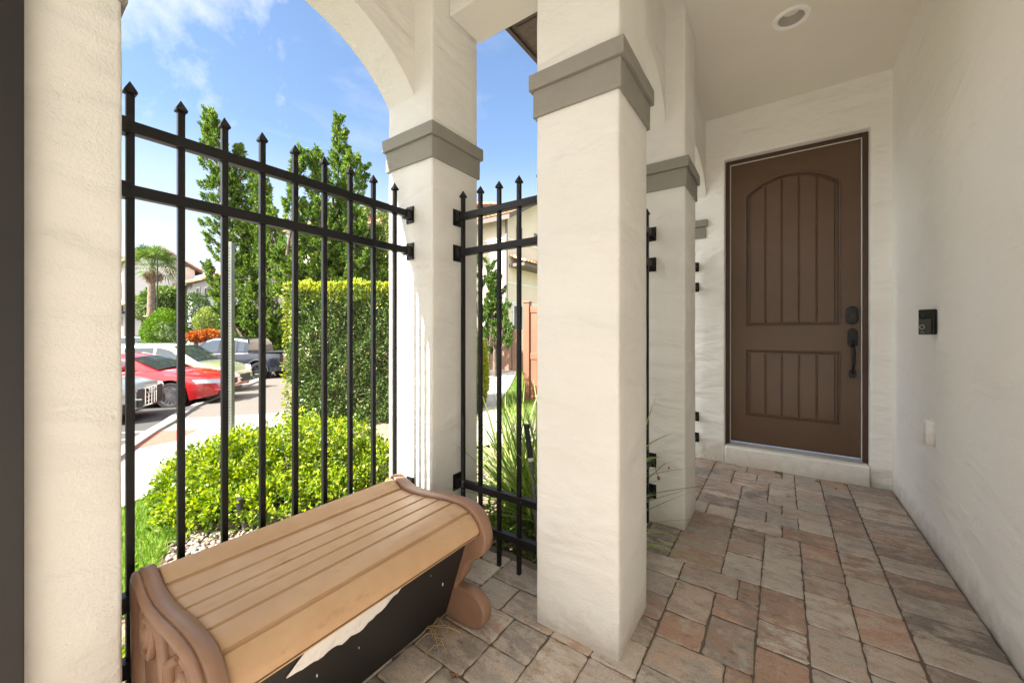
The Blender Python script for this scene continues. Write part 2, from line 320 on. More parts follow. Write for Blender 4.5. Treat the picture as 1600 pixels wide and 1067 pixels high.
M['asphalt'] = ground_mat('asphalt', (.055, .052, .05), (.095, .09, .085), 90, (.08, .075, .07), [(200, .5, .01)])
M['tanroad'] = ground_mat('driveway_paving', (.12, .105, .09), (.165, .145, .125), 40, (.14, .12, .10), [(120, .3, .005)])
M['concrete'] = ground_mat('concrete', (.29, .27, .245), (.36, .335, .305), 25, (.25, .225, .2), [(150, .3, .004)])
M['walk'] = ground_mat('pale_concrete', (.48, .455, .42), (.55, .53, .49), 25, (.44, .415, .375), [(150, .3, .004)])
M['red'] = ground_mat('tactile_red', (.36, .105, .075), (.44, .15, .105), 20, bumps=[(90, .9, .01)])
M['line'] = mat('road_paint', (.62, .60, .56), .7)
M['pebble'] = island_mat('pebbles', [(0, (.12, .09, .07)), (.3, (.28, .22, .17)), (.6, (.40, .34, .28)), (.8, (.2, .13, .09)), (1, (.46, .41, .35))], .7, 0)
M['mulch'] = island_mat('mulch_chips', [(0, (.05, .03, .02)), (.5, (.16, .10, .06)), (1, (.30, .22, .15))], .9, 0)
M['grass'] = island_mat('grass_blades', [(0, (.10, .20, .025)), (.4, (.17, .29, .045)), (.8, (.26, .37, .07)), (1, (.36, .38, .12))], .5, .4)
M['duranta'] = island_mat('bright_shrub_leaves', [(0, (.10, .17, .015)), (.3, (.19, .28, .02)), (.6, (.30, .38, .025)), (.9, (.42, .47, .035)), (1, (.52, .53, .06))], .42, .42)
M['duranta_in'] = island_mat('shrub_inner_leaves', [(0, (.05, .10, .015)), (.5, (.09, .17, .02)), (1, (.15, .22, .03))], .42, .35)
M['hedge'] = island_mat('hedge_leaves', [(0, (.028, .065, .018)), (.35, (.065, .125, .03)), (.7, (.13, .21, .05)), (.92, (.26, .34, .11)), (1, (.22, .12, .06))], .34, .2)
M['hedge_bright'] = island_mat('bright_hedge_leaves', [(0, (.18, .24, .03)), (.5, (.40, .46, .06)), (1, (.60, .60, .11))], .4, .4)  # yellow leaves; on the clipped hedge they stand in for sunlight
M['juniper'] = island_mat('juniper_sprays', [(0, (.035, .08, .018)), (.3, (.075, .145, .028)), (.65, (.15, .235, .04)), (1, (.29, .37, .06))], .55, .35)
M['juniper2'] = island_mat('juniper_sprays_dark', [(0, (.03, .075, .015)), (.4, (.06, .12, .02)), (.8, (.12, .20, .03)), (1, (.17, .25, .04))], .55, .3)
M['topiary'] = island_mat('topiary_leaves', [(0, (.05, .11, .012)), (.5, (.11, .21, .02)), (1, (.20, .32, .035))], .5, .3)
M['topiary2'] = island_mat('dark_topiary_leaves', [(0, (.02, .05, .012)), (.5, (.05, .10, .022)), (1, (.12, .19, .045))], .5, .25)
M['topiary3'] = island_mat('pale_shrub_leaves', [(0, (.10, .15, .03)), (.5, (.21, .27, .06)), (1, (.36, .40, .12))], .5, .3)
M['croton'] = island_mat('red_shrub_leaves', [(0, (.16, .04, .02)), (.5, (.42, .11, .03)), (1, (.55, .23, .06))], .5, .3)
M['strap'] = island_mat('strappy_leaves', [(0, (.07, .14, .03)), (.4, (.17, .27, .05)), (.8, (.31, .39, .10)), (1, (.48, .48, .2))], .38, .3)
M['palm'] = island_mat('palm_leaves', [(0, (.05, .10, .025)), (.5, (.12, .19, .045)), (1, (.22, .29, .08))], .45, .3)
M['thatch'] = island_mat('dead_palm_leaves', [(0, (.20, .14, .08)), (1, (.42, .33, .21))], .8, .2)
M['bark'] = mat('bark', (.10, .07, .05), .9, noise=(12, (.22, .17, .13), .4, .7), bump=[(30, .8, .03)])
M['twig'] = mat('twig', (.14, .10, .065), .85, noise=(30, (.22, .17, .11), .4, .7))
M['palmbark'] = mat('palm_bark', (.16, .11, .08), .9, noise=(9, (.32, .25, .19), .4, .7), bump=[(16, 1., .06)])
M['vinyl'] = mat('tan_vinyl', (.23, .10, .06), .45, noise=(2, (.26, .12, .072), .4, .7))
M['vinyl2'] = mat('brown_vinyl', (.25, .135, .09), .5, noise=(1, (.28, .16, .11), .4, .7))
M['pole'] = mat('grey_pole', (.13, .14, .12), .5, metal=.3, noise=(3, (.18, .19, .165), .4, .7))
M['housewall'] = mat('house_stucco', (.66, .56, .46), .9, noise=(.6, (.72, .62, .52), .35, .7), bump=[(40, .3, .01)])
M['housewhite'] = mat('house_white', (.70, .69, .66), .9, noise=(.8, (.76, .75, .72), .35, .7))
M['soffit'] = mat('soffit', (.15, .12, .105), .7, noise=(40, (.11, .09, .08), .45, .6))
M['fascia'] = mat('fascia', (.085, .065, .055), .6)
M['pipe'] = mat('downpipe', (.17, .15, .14), .5)
M['winglass'] = mat('house_glass', (.03, .04, .045), .08, spec=.8)
M['garage'] = mat('garage_door', (.35, .30, .26), .7)
def tile_mat(name, a, b_, c_):
    m = island_mat(name, [(0, a), (.35, b_), (.7, c_), (1, tuple(x * .75 for x in a))], .75, 0); return m
M['tile'] = tile_mat('clay_tiles', (.45, .18, .085), (.58, .29, .15), (.62, .38, .22))
M['tilebase'] = mat('clay_underlay', (.20, .085, .045), .9)
M['tan_handle'] = mat('tool_grip', (.014, .015, .017), .5)
M['tool_pole'] = mat('tool_pole', (.15, .135, .15), .45, metal=.3)
M['stick'] = mat('dry_leaf', (.20, .11, .06), .9)
M['scrap'] = mat('dry_grass', (.42, .30, .16), .9)

# ------------------------------------------------------------------ fast leaf meshes
def leaves(name, P, D, L, W, material, parent=None, bend=.15, fold=False):
    """P centres, D leaf directions, L lengths, W widths -> one mesh of small bent blades (local to parent)"""
    n = len(P); P = np.asarray(P, float); D = np.asarray(D, float)
    D /= np.linalg.norm(D, axis=1)[:, None] + 1e-9
    rv = NR.normal(size=(n, 3)); Sx = np.cross(D, rv); Sx /= np.linalg.norm(Sx, axis=1)[:, None] + 1e-9
    Up = np.cross(Sx, D); L = np.asarray(L)[:, None] * np.ones((n, 1)) if np.ndim(L) else np.full((n, 1), L); W = np.asarray(W)[:, None] * np.ones((n, 1)) if np.ndim(W) else np.full((n, 1), W)
    b = P; m_ = P + D * L * .5 + Up * L * bend
    V = np.stack([b, m_ + Sx * W * .5, P + D * L, m_ - Sx * W * .5], 1).reshape(-1, 3)
    if parent is not None: V = V - np.array(parent.location)
    me = bpy.data.meshes.new(name); me.vertices.add(4 * n); me.vertices.foreach_set('co', V.ravel())
    me.loops.add(4 * n); me.loops.foreach_set('vertex_index', np.arange(4 * n)); me.polygons.add(n)
    me.polygons.foreach_set('loop_start', np.arange(0, 4 * n, 4)); me.polygons.foreach_set('loop_total', np.full(n, 4))
    me.update(calc_edges=True); me.materials.append(material)
    o = bpy.data.objects.new(name, me); COL.objects.link(o)
    if parent is not None: o.parent = parent
    return o
def unit(n):
    v = NR.normal(size=(n, 3)); return v / np.linalg.norm(v, axis=1)[:, None]
def lump(n, c, r, thick=.35, zmin=None, wob=.12, seed=0):
    """points in the outer shell of an uneven ellipsoid"""
    u = unit(n); ph = np.sin(u[:, 0] * 5 + seed) * np.cos(u[:, 1] * 6 + seed * 2) + .6 * np.sin(u[:, 2] * 9 + seed * 3 + u[:, 0] * 7)
    k = (1 + wob * ph) * (1 - thick * NR.rand(n) ** 1.5)
    p = np.array(c) + u * np.array(r) * k[:, None]
    if zmin is not None: ok = p[:, 2] > zmin; p, u = p[ok], u[ok]
    return p, u

# ================================================================== GROUND
def sheet(name, poly, off, material, kind='structure', thick=0):
    bm = bmesh.new(); vs = [bm.verts.new((x, y, 0)) for x, y in poly]; f = bm.faces.new(vs)
    bmesh.ops.triangulate(bm, faces=bm.faces[:])
    for X in (-2.2, -9.7, -20.0):
        bmesh.ops.bisect_plane(bm, geom=bm.verts[:] + bm.edges[:] + bm.faces[:], plane_co=(X, 0, 0), plane_no=(1, 0, 0))
    for v in bm.verts: v.co.z = g(v.co.x) + off
    bmesh.ops.recalc_face_normals(bm, faces=bm.faces)
    for f in bm.faces:
        if f.normal.z < 0: f.normal_flip()
    if thick:
        e = bmesh.ops.extrude_face_region(bm, geom=bm.faces[:])
        for v in [q for q in e['geom'] if isinstance(q, bmesh.types.BMVert)]: v.co.z -= thick
        bmesh.ops.recalc_face_normals(bm, faces=bm.faces)
    me = bpy.data.meshes.new(name); bm.to_mesh(me); bm.free(); me.materials.append(material)
    o = bpy.data.objects.new(name, me); COL.objects.link(o); o['kind'] = kind; return o
sheet('ground', [(-400, -300), (300, -300), (300, 500), (-400, 500)], -.03, M['lawnbase'])
curb_out = [G(-60, 1000), G(150, 733), G(205, 694), G(224.6, 681), G(256, 662), G(276, 648.5), G(300, 637), G(343.5, 618), G(385.6, 599), G(424, 586), G(440, 580)]
far = [(-21.5, 14), (-26, 28), (-60, 40), (-60, -25), (-14, -25)]
sheet('road', curb_out + far, .0, M['asphalt'])
curb_in = [G(-60, 1040), G(150, 752), G(215, 701), G(248, 677), G(288, 651.5), G(308, 637.5), G(343.5, 622), G(404, 597.5), G(432, 585), G(446, 580.5)]
sheet('kerb', curb_out + curb_in[::-1], .075, M['concrete'], thick=.16)
tan = curb_in[3:] + [(-19, 12), (-10, 9), G(470, 640), G(450, 646), G(428, 648), G(350, 652.5), G(288, 656)]
sheet('driveway', tan, .02, M['tanroad'])
walkp = curb_in[:4] + [G(288, 655.6), G(350, 652.2), G(428, 647.7), G(470, 640), G(470, 700), G(300, 760), G(255, 767), G(195, 795), G(120, 850), G(-60, 1200)]
sheet('sidewalk', walkp, .03, M['concrete'])
sheet('tactile_paving', [G(209.7, 689.5), G(249, 675.5), G(309, 674), G(276, 691), G(209.7, 705)], .034, M['red'])
# expansion joints in the walk are shallow dark strips
sheet('garden_bed', [G(258, 850), G(268, 845), G(300, 800), G(330, 740), G(470, 700), (-7, 5.2), (-3.2, 4.6), (-2.3, 6.5), (-.86, 6.5), (-.86, -.5), (-2.0, -.5), G(215, 925), G(240, 880)], -.018, M['dirt'])
sheet('bounce_paving', [(-1.88, -1.26), (3, -1.26), (3, -30), (-12, -30), (-12, -9), (-2.2, -4)], .035, M['walk'])  # unseen pale paving added behind the camera to bounce sun into the porch
gpath = [G(745, 668), G(757, 640), G(762, 600), G(757, 572), G(770, 562), G(800, 557), G(812, 556), G(816, 561), G(800, 572), G(806, 590), G(800, 606), G(775, 636), G(766, 660), G(758, 690)]
sheet('garden_path', [G(735, 700), G(752, 640), G(757, 590), G(768, 566), G(795, 558), G(818, 556), G(850, 557), G(818, 561), G(808, 568), G(806, 585), G(797, 604), G(776, 636), G(778, 668), G(830, 664), G(850, 690)], .02, M['concrete'])
for i, (a, b) in enumerate([((192, 676), (246, 674)), ((192, 688), (214, 683)), ((230, 633), (345, 612)), ((300, 612), (372, 592))]):
    p0, p1 = G(*a), G(*b); dx, dy = p1[0] - p0[0], p1[1] - p0[1]; l = math.hypot(dx, dy); nx, ny = -dy / l * .06, dx / l * .06
    sheet('road_marking', [(p0[0] + nx, p0[1] + ny), (p1[0] + nx, p1[1] + ny), (p1[0] - nx, p1[1] - ny), (p0[0] - nx, p0[1] - ny)], .006, M['line'])

def in_poly(x, y, poly):
    c = np.zeros(len(x), bool); n = len(poly)
    for i in range(n):
        x0, y0 = poly[i]; x1, y1 = poly[(i + 1) % n]
        if y0 != y1: c ^= ((y0 > y) != (y1 > y)) & (x < (x1 - x0) * (y - y0) / (y1 - y0) + x0)
    return c
def scatter(poly, n):
    a = np.array(poly); lo, hi = a.min(0), a.max(0); out = np.zeros((0, 2))
    while len(out) < n:
        p = lo + NR.rand(n * 2, 2) * (hi - lo); p = p[in_poly(p[:, 0], p[:, 1], poly)]; out = np.vstack([out, p])
    return out[:n]
gv = np.vectorize(g)
def grass(poly, n, h, name='grass'):
    p = scatter(poly, n); P = np.column_stack([p, gv(p[:, 0]) - .035]); D = np.column_stack([NR.normal(size=(n, 2)) * .45, np.ones(n)])
    o = leaves(name, P, D, h * (.5 + .8 * NR.rand(n)), .006 + .004 * NR.rand(n), M['grass']); o['kind'] = 'stuff'; return o
lawn_l = [G(195, 797), G(255, 770), G(276, 765), G(300, 790), G(282, 830), G(262, 850), G(240, 885), G(222, 915), G(190, 960), (-2.2, -.4), (-4.6, -.4)]
grass(lawn_l, 52000, .085)
lawn_r = [G(757, 645), G(775, 640), G(797, 606), G(806, 590), G(806, 573), G(818, 560), (-7.5, 12), (-3, 8), (-3.2, 5.0), G(800, 650)]
grass(lawn_r, 22000, .10)
lawn_far = [G(755, 580), G(757, 556), G(800, 548), G(816, 552), G(800, 557), G(768, 565)]
grass(lawn_far, 9000, .14)

def stones(name, poly, n, s0, s1, material, flat=.6, off=0.):
    p = scatter(poly, n); v, f = [], []
    base = [(1, 0, 0), (.3, .95, 0), (-.8, .6, 0), (-.8, -.6, 0), (.3, -.95, 0), (0, 0, 1), (0, 0, -.6)]
    fc = [(0, 1, 5), (1, 2, 5), (2, 3, 5), (3, 4, 5), (4, 0, 5), (1, 0, 6), (2, 1, 6), (3, 2, 6), (4, 3, 6), (0, 4, 6)]
    for i in range(n):
        a = rnd.random() * 6.28; s = rnd.uniform(s0, s1); e = rnd.uniform(.5, 1.); ca, sa = math.cos(a), math.sin(a); z = g(p[i, 0]) + off
        b = len(v)
        for q in base: v.append((p[i, 0] + s * (q[0] * ca - q[1] * e * sa), p[i, 1] + s * (q[0] * sa + q[1] * e * ca), z + s * flat * q[2]))
        f += [tuple(b + k for k in t) for t in fc]
    me = bpy.data.meshes.new(name); me.from_pydata(v, [], f); me.materials.append(material); me.polygons.foreach_set('use_smooth', [True] * len(me.polygons))
    o = bpy.data.objects.new(name, me); COL.objects.link(o); o['kind'] = 'stuff'; return o
stones('pebbles', [G(262, 850), G(300, 805), (-3.6, 2.0), (-3.4, 3.2), (-1.9, 3.4), (-1.86, .6), (-2.2, .45)], 5200, .012, .03, M['pebble'], off=-.012)
stones('mulch', [(-2.2, .45), (-1.86, .4), (-1.86, 1.3), (-2.2, 1.3)], 900, .01, .03, M['mulch'], off=-.012)
stones('mulch', [(-1.86, 1.80), (-1.35, 1.74), (-.86, 1.74), (-.86, 3.5), (-1.5, 3.5), (-1.8, 2.4)], 2600, .01, .026, M['mulch'], .4, off=-.01)

# ================================================================== PORCH FLOOR
def pavers():
    U = .085; X0, Y0 = -1.955, -1.19; nx = 28; ny = 63
    occ = np.zeros((nx, ny), bool); v, f = [], []
    def allowed(cx, cy):
        if cx < -1.86: return False
        if cx < -.70 and cy > 1.74: return False
        return True
    def stone(x0, x1, y0, y1):
        j = .0021; x0 += j; x1 -= j; y0 += j; y1 -= j; z = rnd.uniform(-.003, .0015); tx, ty = rnd.uniform(-.012, .012), rnd.uniform(-.012, .012)
        pts = []; cr = .010; n = 6                         # worn, uneven outline
        base = []
        for (cx_, cy_, a0) in ((x1 - cr, y1 - cr, 0), (x0 + cr, y1 - cr, 90), (x0 + cr, y0 + cr, 180), (x1 - cr, y0 + cr, 270)):
            for k in (0, 45, 90): base.append((cx_ + cr * math.cos(R(a0 + k)), cy_ + cr * math.sin(R(a0 + k))))
        ring = []
        for i in range(len(base)):
            a, b = base[i], base[(i + 1) % len(base)]; ring.append(a); l = math.hypot(b[0] - a[0], b[1] - a[1])
            if l > .06:
                for k in range(1, n): ring.append((a[0] + (b[0] - a[0]) * k / n, a[1] + (b[1] - a[1]) * k / n))
        ring = [(a + rnd.gauss(0, .0016), b + rnd.gauss(0, .0016)) for a, b in ring]
        mx_, my_ = (x0 + x1) / 2, (y0 + y1) / 2; m = len(ring); b0 = len(v)
        for ins, dz in ((0, -.03), (0, -.0075), (.0022, -.0028), (.007, -.0003), (.014, 0)):
            for (a, b) in ring:
                d = math.hypot(a - mx_, b - my_); k = 1 - ins / d; xx, yy = mx_ + (a - mx_) * k, my_ + (b - my_) * k
                v.append((xx, yy, z + dz + (xx - mx_) * tx + (yy - my_) * ty + (rnd.gauss(0, .0006) if dz > -.02 else 0)))
        for r_ in range(4):
            for i in range(m): f.append((b0 + r_ * m + i, b0 + r_ * m + (i + 1) % m, b0 + (r_ + 1) * m + (i + 1) % m, b0 + (r_ + 1) * m + i))
        f.append(tuple(b0 + 4 * m + i for i in range(m)))
    # border course along the house wall
    y = Y0
    while y < 4.11:
        d = rnd.choice((.165, .17, .175)); d = min(d, 4.112 - y)
        if d > .03: stone(.427, .694, y, y + d)
        y += d
    for j in range(ny):
        for i in range(nx):
            if occ[i, j]: continue
            x, y = X0 + i * U, Y0 + j * U
            if not allowed(x + U / 2, y + U / 2): occ[i, j] = True; continue
            opts = [(3, 2), (2, 2), (2, 2), (2, 3), (3, 2)]; rnd.shuffle(opts)
            # prefer sizes that leave no single-cell slivers
            best = None
            run = 0
            while i + run < nx and not occ[i + run, j] and allowed(X0 + (i + run + .5) * U, y + U / 2): run += 1
            for (a, b) in opts + [(1, 2), (2, 1), (1, 1)]:
                if a > run or j + b > ny: continue
                if run - a == 1 and a < 3 and run != a: 
                    if (a, b) in ((2, 3), (2, 2)): continue
                ok = all(not occ[i + p, j + q] and allowed(X0 + (i + p + .5) * U, Y0 + (j + q + .5) * U) for p in range(a) for q in range(b))
                if ok: best = (a, b); break
            if not best: best = (1, 1)
            a, b = best
            for p in range(a):
                for q in range(b): occ[i + p, j + q] = True
            x1 = x + a * U
            if x < .44: stone(x, x1, y, min(y + b * U, 4.112))
    me = bpy.data.meshes.new('porch_floor'); me.from_pydata(v, [], f); me.materials.append(M['paver'])
    me.polygons.foreach_set('use_smooth', [True] * len(me.polygons))
    o = bpy.data.objects.new('porch_floor', me); COL.objects.link(o); o['kind'] = 'structure'
pavers()
jb = MB(); jb.prism([(-1.88, -1.25), (.69, -1.25), (.69, 4.11), (-.70, 4.11), (-.70, 1.75), (-1.88, 1.75)], 'z', -.2, -.0055)
o = jb.build('porch_base', M['joint']); o['kind'] = 'structure'

# ================================================================== PORCH STRUCTURE
XR, YD, ZC = .70, 4.115, 3.24
def subdiv_box(mb, x0, x1, y0, y1, z0, z1): mb.box(x0, x1, y0, y1, z0, z1)
b = MB(); b.box(XR, XR + .2, -3.0, YD + .3, -.1, ZC + .1)
o = b.build('house_wall', M['stucco_wall']); tag(o, 'smooth cream stucco house wall running along the right side of the porch', 'wall')
# entry wall with door opening
b = MB(); OX0, OX1, OZ = -.442, .570, 2.83; x0, x1 = -.90, XR - .003; yb = YD + .25
b.add([(x0, YD, -.1), (OX0, YD, -.1), (OX1, YD, -.1), (x1, YD, -.1), (x1, YD, OZ), (x1, YD, ZC + .1), (OX1, YD, ZC + .1), (OX0, YD, ZC + .1), (x0, YD, ZC + .1), (x0, YD, OZ), (OX0, YD, OZ), (OX1, YD, OZ),
       (OX0, yb, -.1), (OX1, yb, -.1), (OX0, yb, OZ), (OX1, yb, OZ), (x0, yb, -.1), (x0, yb, ZC + .1)],
      [(0, 1, 10, 9), (9, 10, 7, 8), (10, 11, 6, 7), (11, 4, 5, 6), (2, 3, 4, 11), (1, 12, 14, 10), (2, 11, 15, 13), (10, 14, 15, 11), (0, 9, 8, 17, 16)])
ew = b.build('entry_wall', M['stucco_in'], bevel=.012, seg=3); tag(ew, 'cream stucco end wall of the porch around the brown door', 'wall')
tb = MB(); tb.box(-.93, -.60, YD - .014, YD - .001, 2.117, 2.225); tb.box(-.945, -.585, YD - .032, YD - .001, 2.227, 2.292)
tb.build('trim_band', M['trim'], ew, bevel=.004)
b = MB(); b.box(OX0 + .002, OX1 - .002, YD - .022, yb, -.05, .157); b.build('door_step', M['step'], ew, bevel=.014, seg=3)

from mathutils import noise as mnoise
def plaster_box(x0, x1, y0, y1, z0, z1, amp=.0022, cr=.011, dz=.07, ne=7):
    ring = []
    for (cx_, cy_, a0) in ((x1 - cr, y1 - cr, 0), (x0 + cr, y1 - cr, 90), (x0 + cr, y0 + cr, 180), (x1 - cr, y0 + cr, 270)):
        for k in (0, 30, 60, 90): a = R(a0 + k); ring.append((cx_ + cr * math.cos(a), cy_ + cr * math.sin(a), math.cos(a), math.sin(a)))
    full = []
    for i, p in enumerate(ring):
        full.append(p); q = ring[(i + 1) % len(ring)]
        if math.hypot(q[0] - p[0], q[1] - p[1]) > .05:
            for k in range(1, ne): full.append((p[0] + (q[0] - p[0]) * k / ne, p[1] + (q[1] - p[1]) * k / ne, p[2], p[3]))
    n = len(full); nz = max(2, int((z1 - z0) / dz)); b = MB(); v = []; f = []
    for j in range(nz + 1):
        z = z0 + (z1 - z0) * j / nz
        for (x, y, nx, ny) in full:
            o = amp * (mnoise.noise(Vector((x * 7, y * 7, z * 4))) + .6 * mnoise.noise(Vector((x * 21, y * 21, z * 13 + 5)))); v.append((x + nx * o, y + ny * o, z))
    for j in range(nz):
        for i in range(n): f.append((j * n + i, j * n + (i + 1) % n, (j + 1) * n + (i + 1) % n, (j + 1) * n + i))
    f += [tuple(range(n))[::-1], tuple(range(nz * n, nz * n + n))]; b.add(v, f); return b
def column(x0, y0, label, w=.357, d=.36):
    c = thing('porch_column', ((x0 + x0 + w) / 2, y0 + d / 2, 0), label, 'column', 'square stucco porch columns')
    x1, y1 = x0 + w, y0 + d
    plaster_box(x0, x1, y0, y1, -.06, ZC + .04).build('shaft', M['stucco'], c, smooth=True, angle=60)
    e = .011; b = plaster_box(x0 - e, x1 + e, y0 - e, y1 + e, 2.117, 2.226, .0022, .004, .03, 9); e = .025; b2 = plaster_box(x0 - e, x1 + e, y0 - e, y1 + e, 2.228, 2.292, .0024, .004, .03, 9)
    b.add(b2.v, b2.f); b.build('trim_band', M['trim'], c, smooth=True, angle=40); return c
column(-1.830, 1.395, 'cream stucco column with grey band behind the far end of the bench', w=.355)
column(-.850, 1.395, 'nearest cream stucco column with grey band at the centre, free on all sides')
column(-.847, 2.560, 'cream stucco column with grey band nearest the brown door', d=.355)
column(-1.832, -.10, 'cream stucco column at the left edge, beside the near end of the bench', d=.356, w=.357)
b = MB(); b.box(-1.4735, -1.438, .046, .087, -.05, 3.2); b.box(-1.4735, -1.4415, .012, .0455, -.05, 3.2)
o = b.build('metal_post', M['dark_metal'], bevel=.002); tag(o, 'dark metal post fixed upright to the face of the leftmost column', 'post')

def arch_wall(x0, x1, ya, yb, zs, rise, label, n=28, ell=False):
    pts = []; h = (yb - ya) / 2; yc = (ya + yb) / 2; Rr = (h * h + rise * rise) / (2 * rise)
    for i in range(n + 1):
        if ell: a = math.pi * i / n; pts.append((yc - h * math.cos(a), zs + rise * math.sin(a)))
        else:
            a0 = math.asin(h / Rr); a = -a0 + 2 * a0 * i / n; pts.append((yc + Rr * math.sin(a), zs + Rr * math.cos(a) - (Rr - rise)))
    top = ZC + .03; b = MB()
    for s in (0,):
        m = len(pts); v = []; 
        for x in (x0, x1):
            for p in pts: v.append((x, p[0], p[1]))
            for p in pts: v.append((x, p[0], top))
        f = []
        for i in range(m - 1):
            f.append((i, i + 1, m + i + 1, m + i)); k = 2 * m; f.append((k + i, k + m + i, k + m + i + 1, k + i + 1))
            f.append((i, k + i, k + i + 1, i + 1))
            f.append((m + i, m + i + 1, k + m + i + 1, k + m + i))
        f += [(0, m, 3 * m, 2 * m), (m - 1, 3 * m - 1, 4 * m - 1, 2 * m - 1)]
        b.add(v, f)
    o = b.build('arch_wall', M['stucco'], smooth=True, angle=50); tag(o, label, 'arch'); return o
arch_wall(-1.826, -1.608, .250, 1.400, 2.47, .30, 'wide low cream stucco arch over the long railing behind the bench')
arch_wall(-.842, -.605, 1.750, 2.565, 2.47, .345, 'narrow cream stucco arch between the centre column and the column by the door', ell=True)
arch_wall(-.840, -.600, 2.910, YD + .004, 2.47, .33, 'cream stucco arch between the last column and the door wall', ell=True)
b = MB(); b.box(-1.4745, -.8505, 1.515, 1.768, 2.92, ZC + .03)
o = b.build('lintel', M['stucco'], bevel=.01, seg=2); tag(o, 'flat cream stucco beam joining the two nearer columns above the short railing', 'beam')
b = MB(); b.box(-1.829, -1.60, -1.6, -.102, -.1, 3.3); o = b.build('sun_screen_wall', M['stucco'], bevel=.01); tag(o, 'cream stucco wall added behind the leftmost column to keep sun off the bench', 'wall')  # added out of view to block sun that would reach the bench
gw_ = thing('sky_screen_wing', (-1.0, -8.5, 0), 'unseen one storey cream wing added behind the camera to screen low sky from the porch', 'house')  # added, unseen: cuts the bright low sky entering the porch from behind
b = MB(); b.box(-7, 5, -11, -7, -.3, 3.3); b.build('wall', M['housewall'], gw_); b = MB(); b.box(-7.4, 5.4, -11.4, -6.6, 3.303, 3.5); b.build('roof', M['soffit'], gw_)
b = MB(); b.box(-4.4, -1.2, -6.999, -6.96, .0, 2.4); b.build('garage_door', M['garage'], gw_, bevel=.004)
# ceiling with a round hole for the recessed light
LX, LY, LR = .048, 3.073, .078
b = MB()
def ceilpoly():
    n = 32; q = .12; v = []; f = []
    for k in range(n):
        a = 2 * math.pi * k / n; c_, s_ = math.cos(a), math.sin(a); m = max(abs(c_), abs(s_))
        v.append((LX + LR * c_, LY + LR * s_, ZC)); v.append((LX + q * c_ / m, LY + q * s_ / m, ZC))
        v.append((LX + LR * c_, LY + LR * s_, ZC + .2))
    for k in range(n):
        i, j = 3 * k, 3 * ((k + 1) % n); f.append((i, i + 1, j + 1, j)); f.append((i, j, j + 2, i + 2))
    b.add(v, f); z = ZC
    X0, X1, Y0, Y1 = -.87, XR + .01, -2.35, YD + .01
    for (a0, a1, c0, c1) in ((-1.835, X1, Y0, 1.76), (X0, X1, 1.76, LY - q), (X0, LX - q, LY - q, LY + q), (LX + q, X1, LY - q, LY + q), (X0, X1, LY + q, Y1)):
        b.add([(a0, c0, z), (a1, c0, z), (a1, c1, z), (a0, c1, z)], [(0, 3, 2, 1)])
ceilpoly()
o = b.build('ceiling', M['ceiling'], fix=False); o['kind'] = 'structure'
roof = thing('porch_roof', (-.5, 1.5, ZC + .3), 'brown edged roof slab over the porch with its dark soffit', 'roof')
b = MB(); b.box(-2.23, XR + .25, -2.4, 1.9, ZC + .21, ZC + .4); b.box(-1.34, XR + .25, 1.9, YD + 1.6, ZC + .21, ZC + .4); b.build('roof_slab', M['fascia'], roof)
b = MB(); b.box(-1.36, -.86, 1.79, YD + 1.6, 3.08, 3.12); b.build('soffit', M['soffit'], roof)
b = MB(); b.box(-1.385, -1.3605, 1.79, YD + 1.6, 3.06, ZC + .208); b.build('fascia', M['fascia'], roof)
b = MB()
for y in np.arange(1.95, YD + 1.5, .3): b.box(-1.33, -.9, y, y + .012, 3.074, 3.079)
b.build('soffit_groove', M['fascia'], roof)
b = MB(); b.box(-.846, -.62, YD + .02, YD + .24, ZC, ZC + .1); 
# recessed light
L = thing('ceiling_light', (LX, LY, ZC), 'small white recessed downlight in the porch ceiling', 'light')
b = MB(); b.lathe([(.070, ZC - .004), (.076, ZC - .012), (.094, ZC - .013), (.103, ZC - .006), (.104, ZC - .0005)], (LX, LY, 0), n=48); b.build('rim', M['lamp_rim'], L, smooth=True, fix=False)
b = MB(); b.lathe([(.0705, ZC - .004), (.066, ZC + .02), (.050, ZC + .05), (.047, ZC + .055)], (LX, LY, 0), n=48); b.build('reflector', M['lamp_in'], L, smooth=True, fix=False)
b = MB(); b.lathe([(.049, ZC + .054), (.046, ZC + .043), (.03, ZC + .038), (.001, ZC + .036)], (LX, LY, 0), n=48); b.build('lens', M['lamp_lens'], L, smooth=True)

# ================================================================== DOOR
DY = 4.200
D = thing('front_door', (.06, DY, .157), 'brown panelled front door with arched upper panel, black lock and handle', 'door')
b = MB(); fx0, fx1, fz = OX0 + .001, OX1 - .001, OZ - .001
b.box(fx0, -.405, DY - .012, DY + .09, .158, fz); b.box(.532, fx1, DY - .012, DY + .09, .158, fz); b.box(-.4045, .5315, DY - .012, DY + .09, 2.792, fz)
b.build('door_frame', M['door_frame'], D, bevel=.003)
b = MB(); b.box(-.4045, -.3995, DY - .009, DY + .03, .168, 2.792); b.box(.5265, .5315, DY - .009, DY + .03, .168, 2.792); b.box(-.399, .526, DY - .009, DY + .03, 2.7865, 2.7915)
b.build('weatherstrip', M['weatherstrip'], D)
b = MB(); b.box(-.4045, .5315, DY - .035, DY + .09, .158, .180); b.box(-.40, .53, DY - .0365, DY - .028, .1815, .186); b.build('threshold', M['alu'], D, bevel=.002)
PX0, PX1 = -.276, .396; sp, pk = 2.47, 2.612
def arcpts(x0, x1, zs, zp, n=24):
    h = (x1 - x0) / 2; r = zp - zs; Rr = (h * h + r * r) / (2 * r); a0 = math.asin(h / Rr)
    return [((x0 + x1) / 2 + Rr * math.sin(-a0 + 2 * a0 * i / n), zs + Rr * math.cos(-a0 + 2 * a0 * i / n) - (Rr - r)) for i in range(n + 1)]
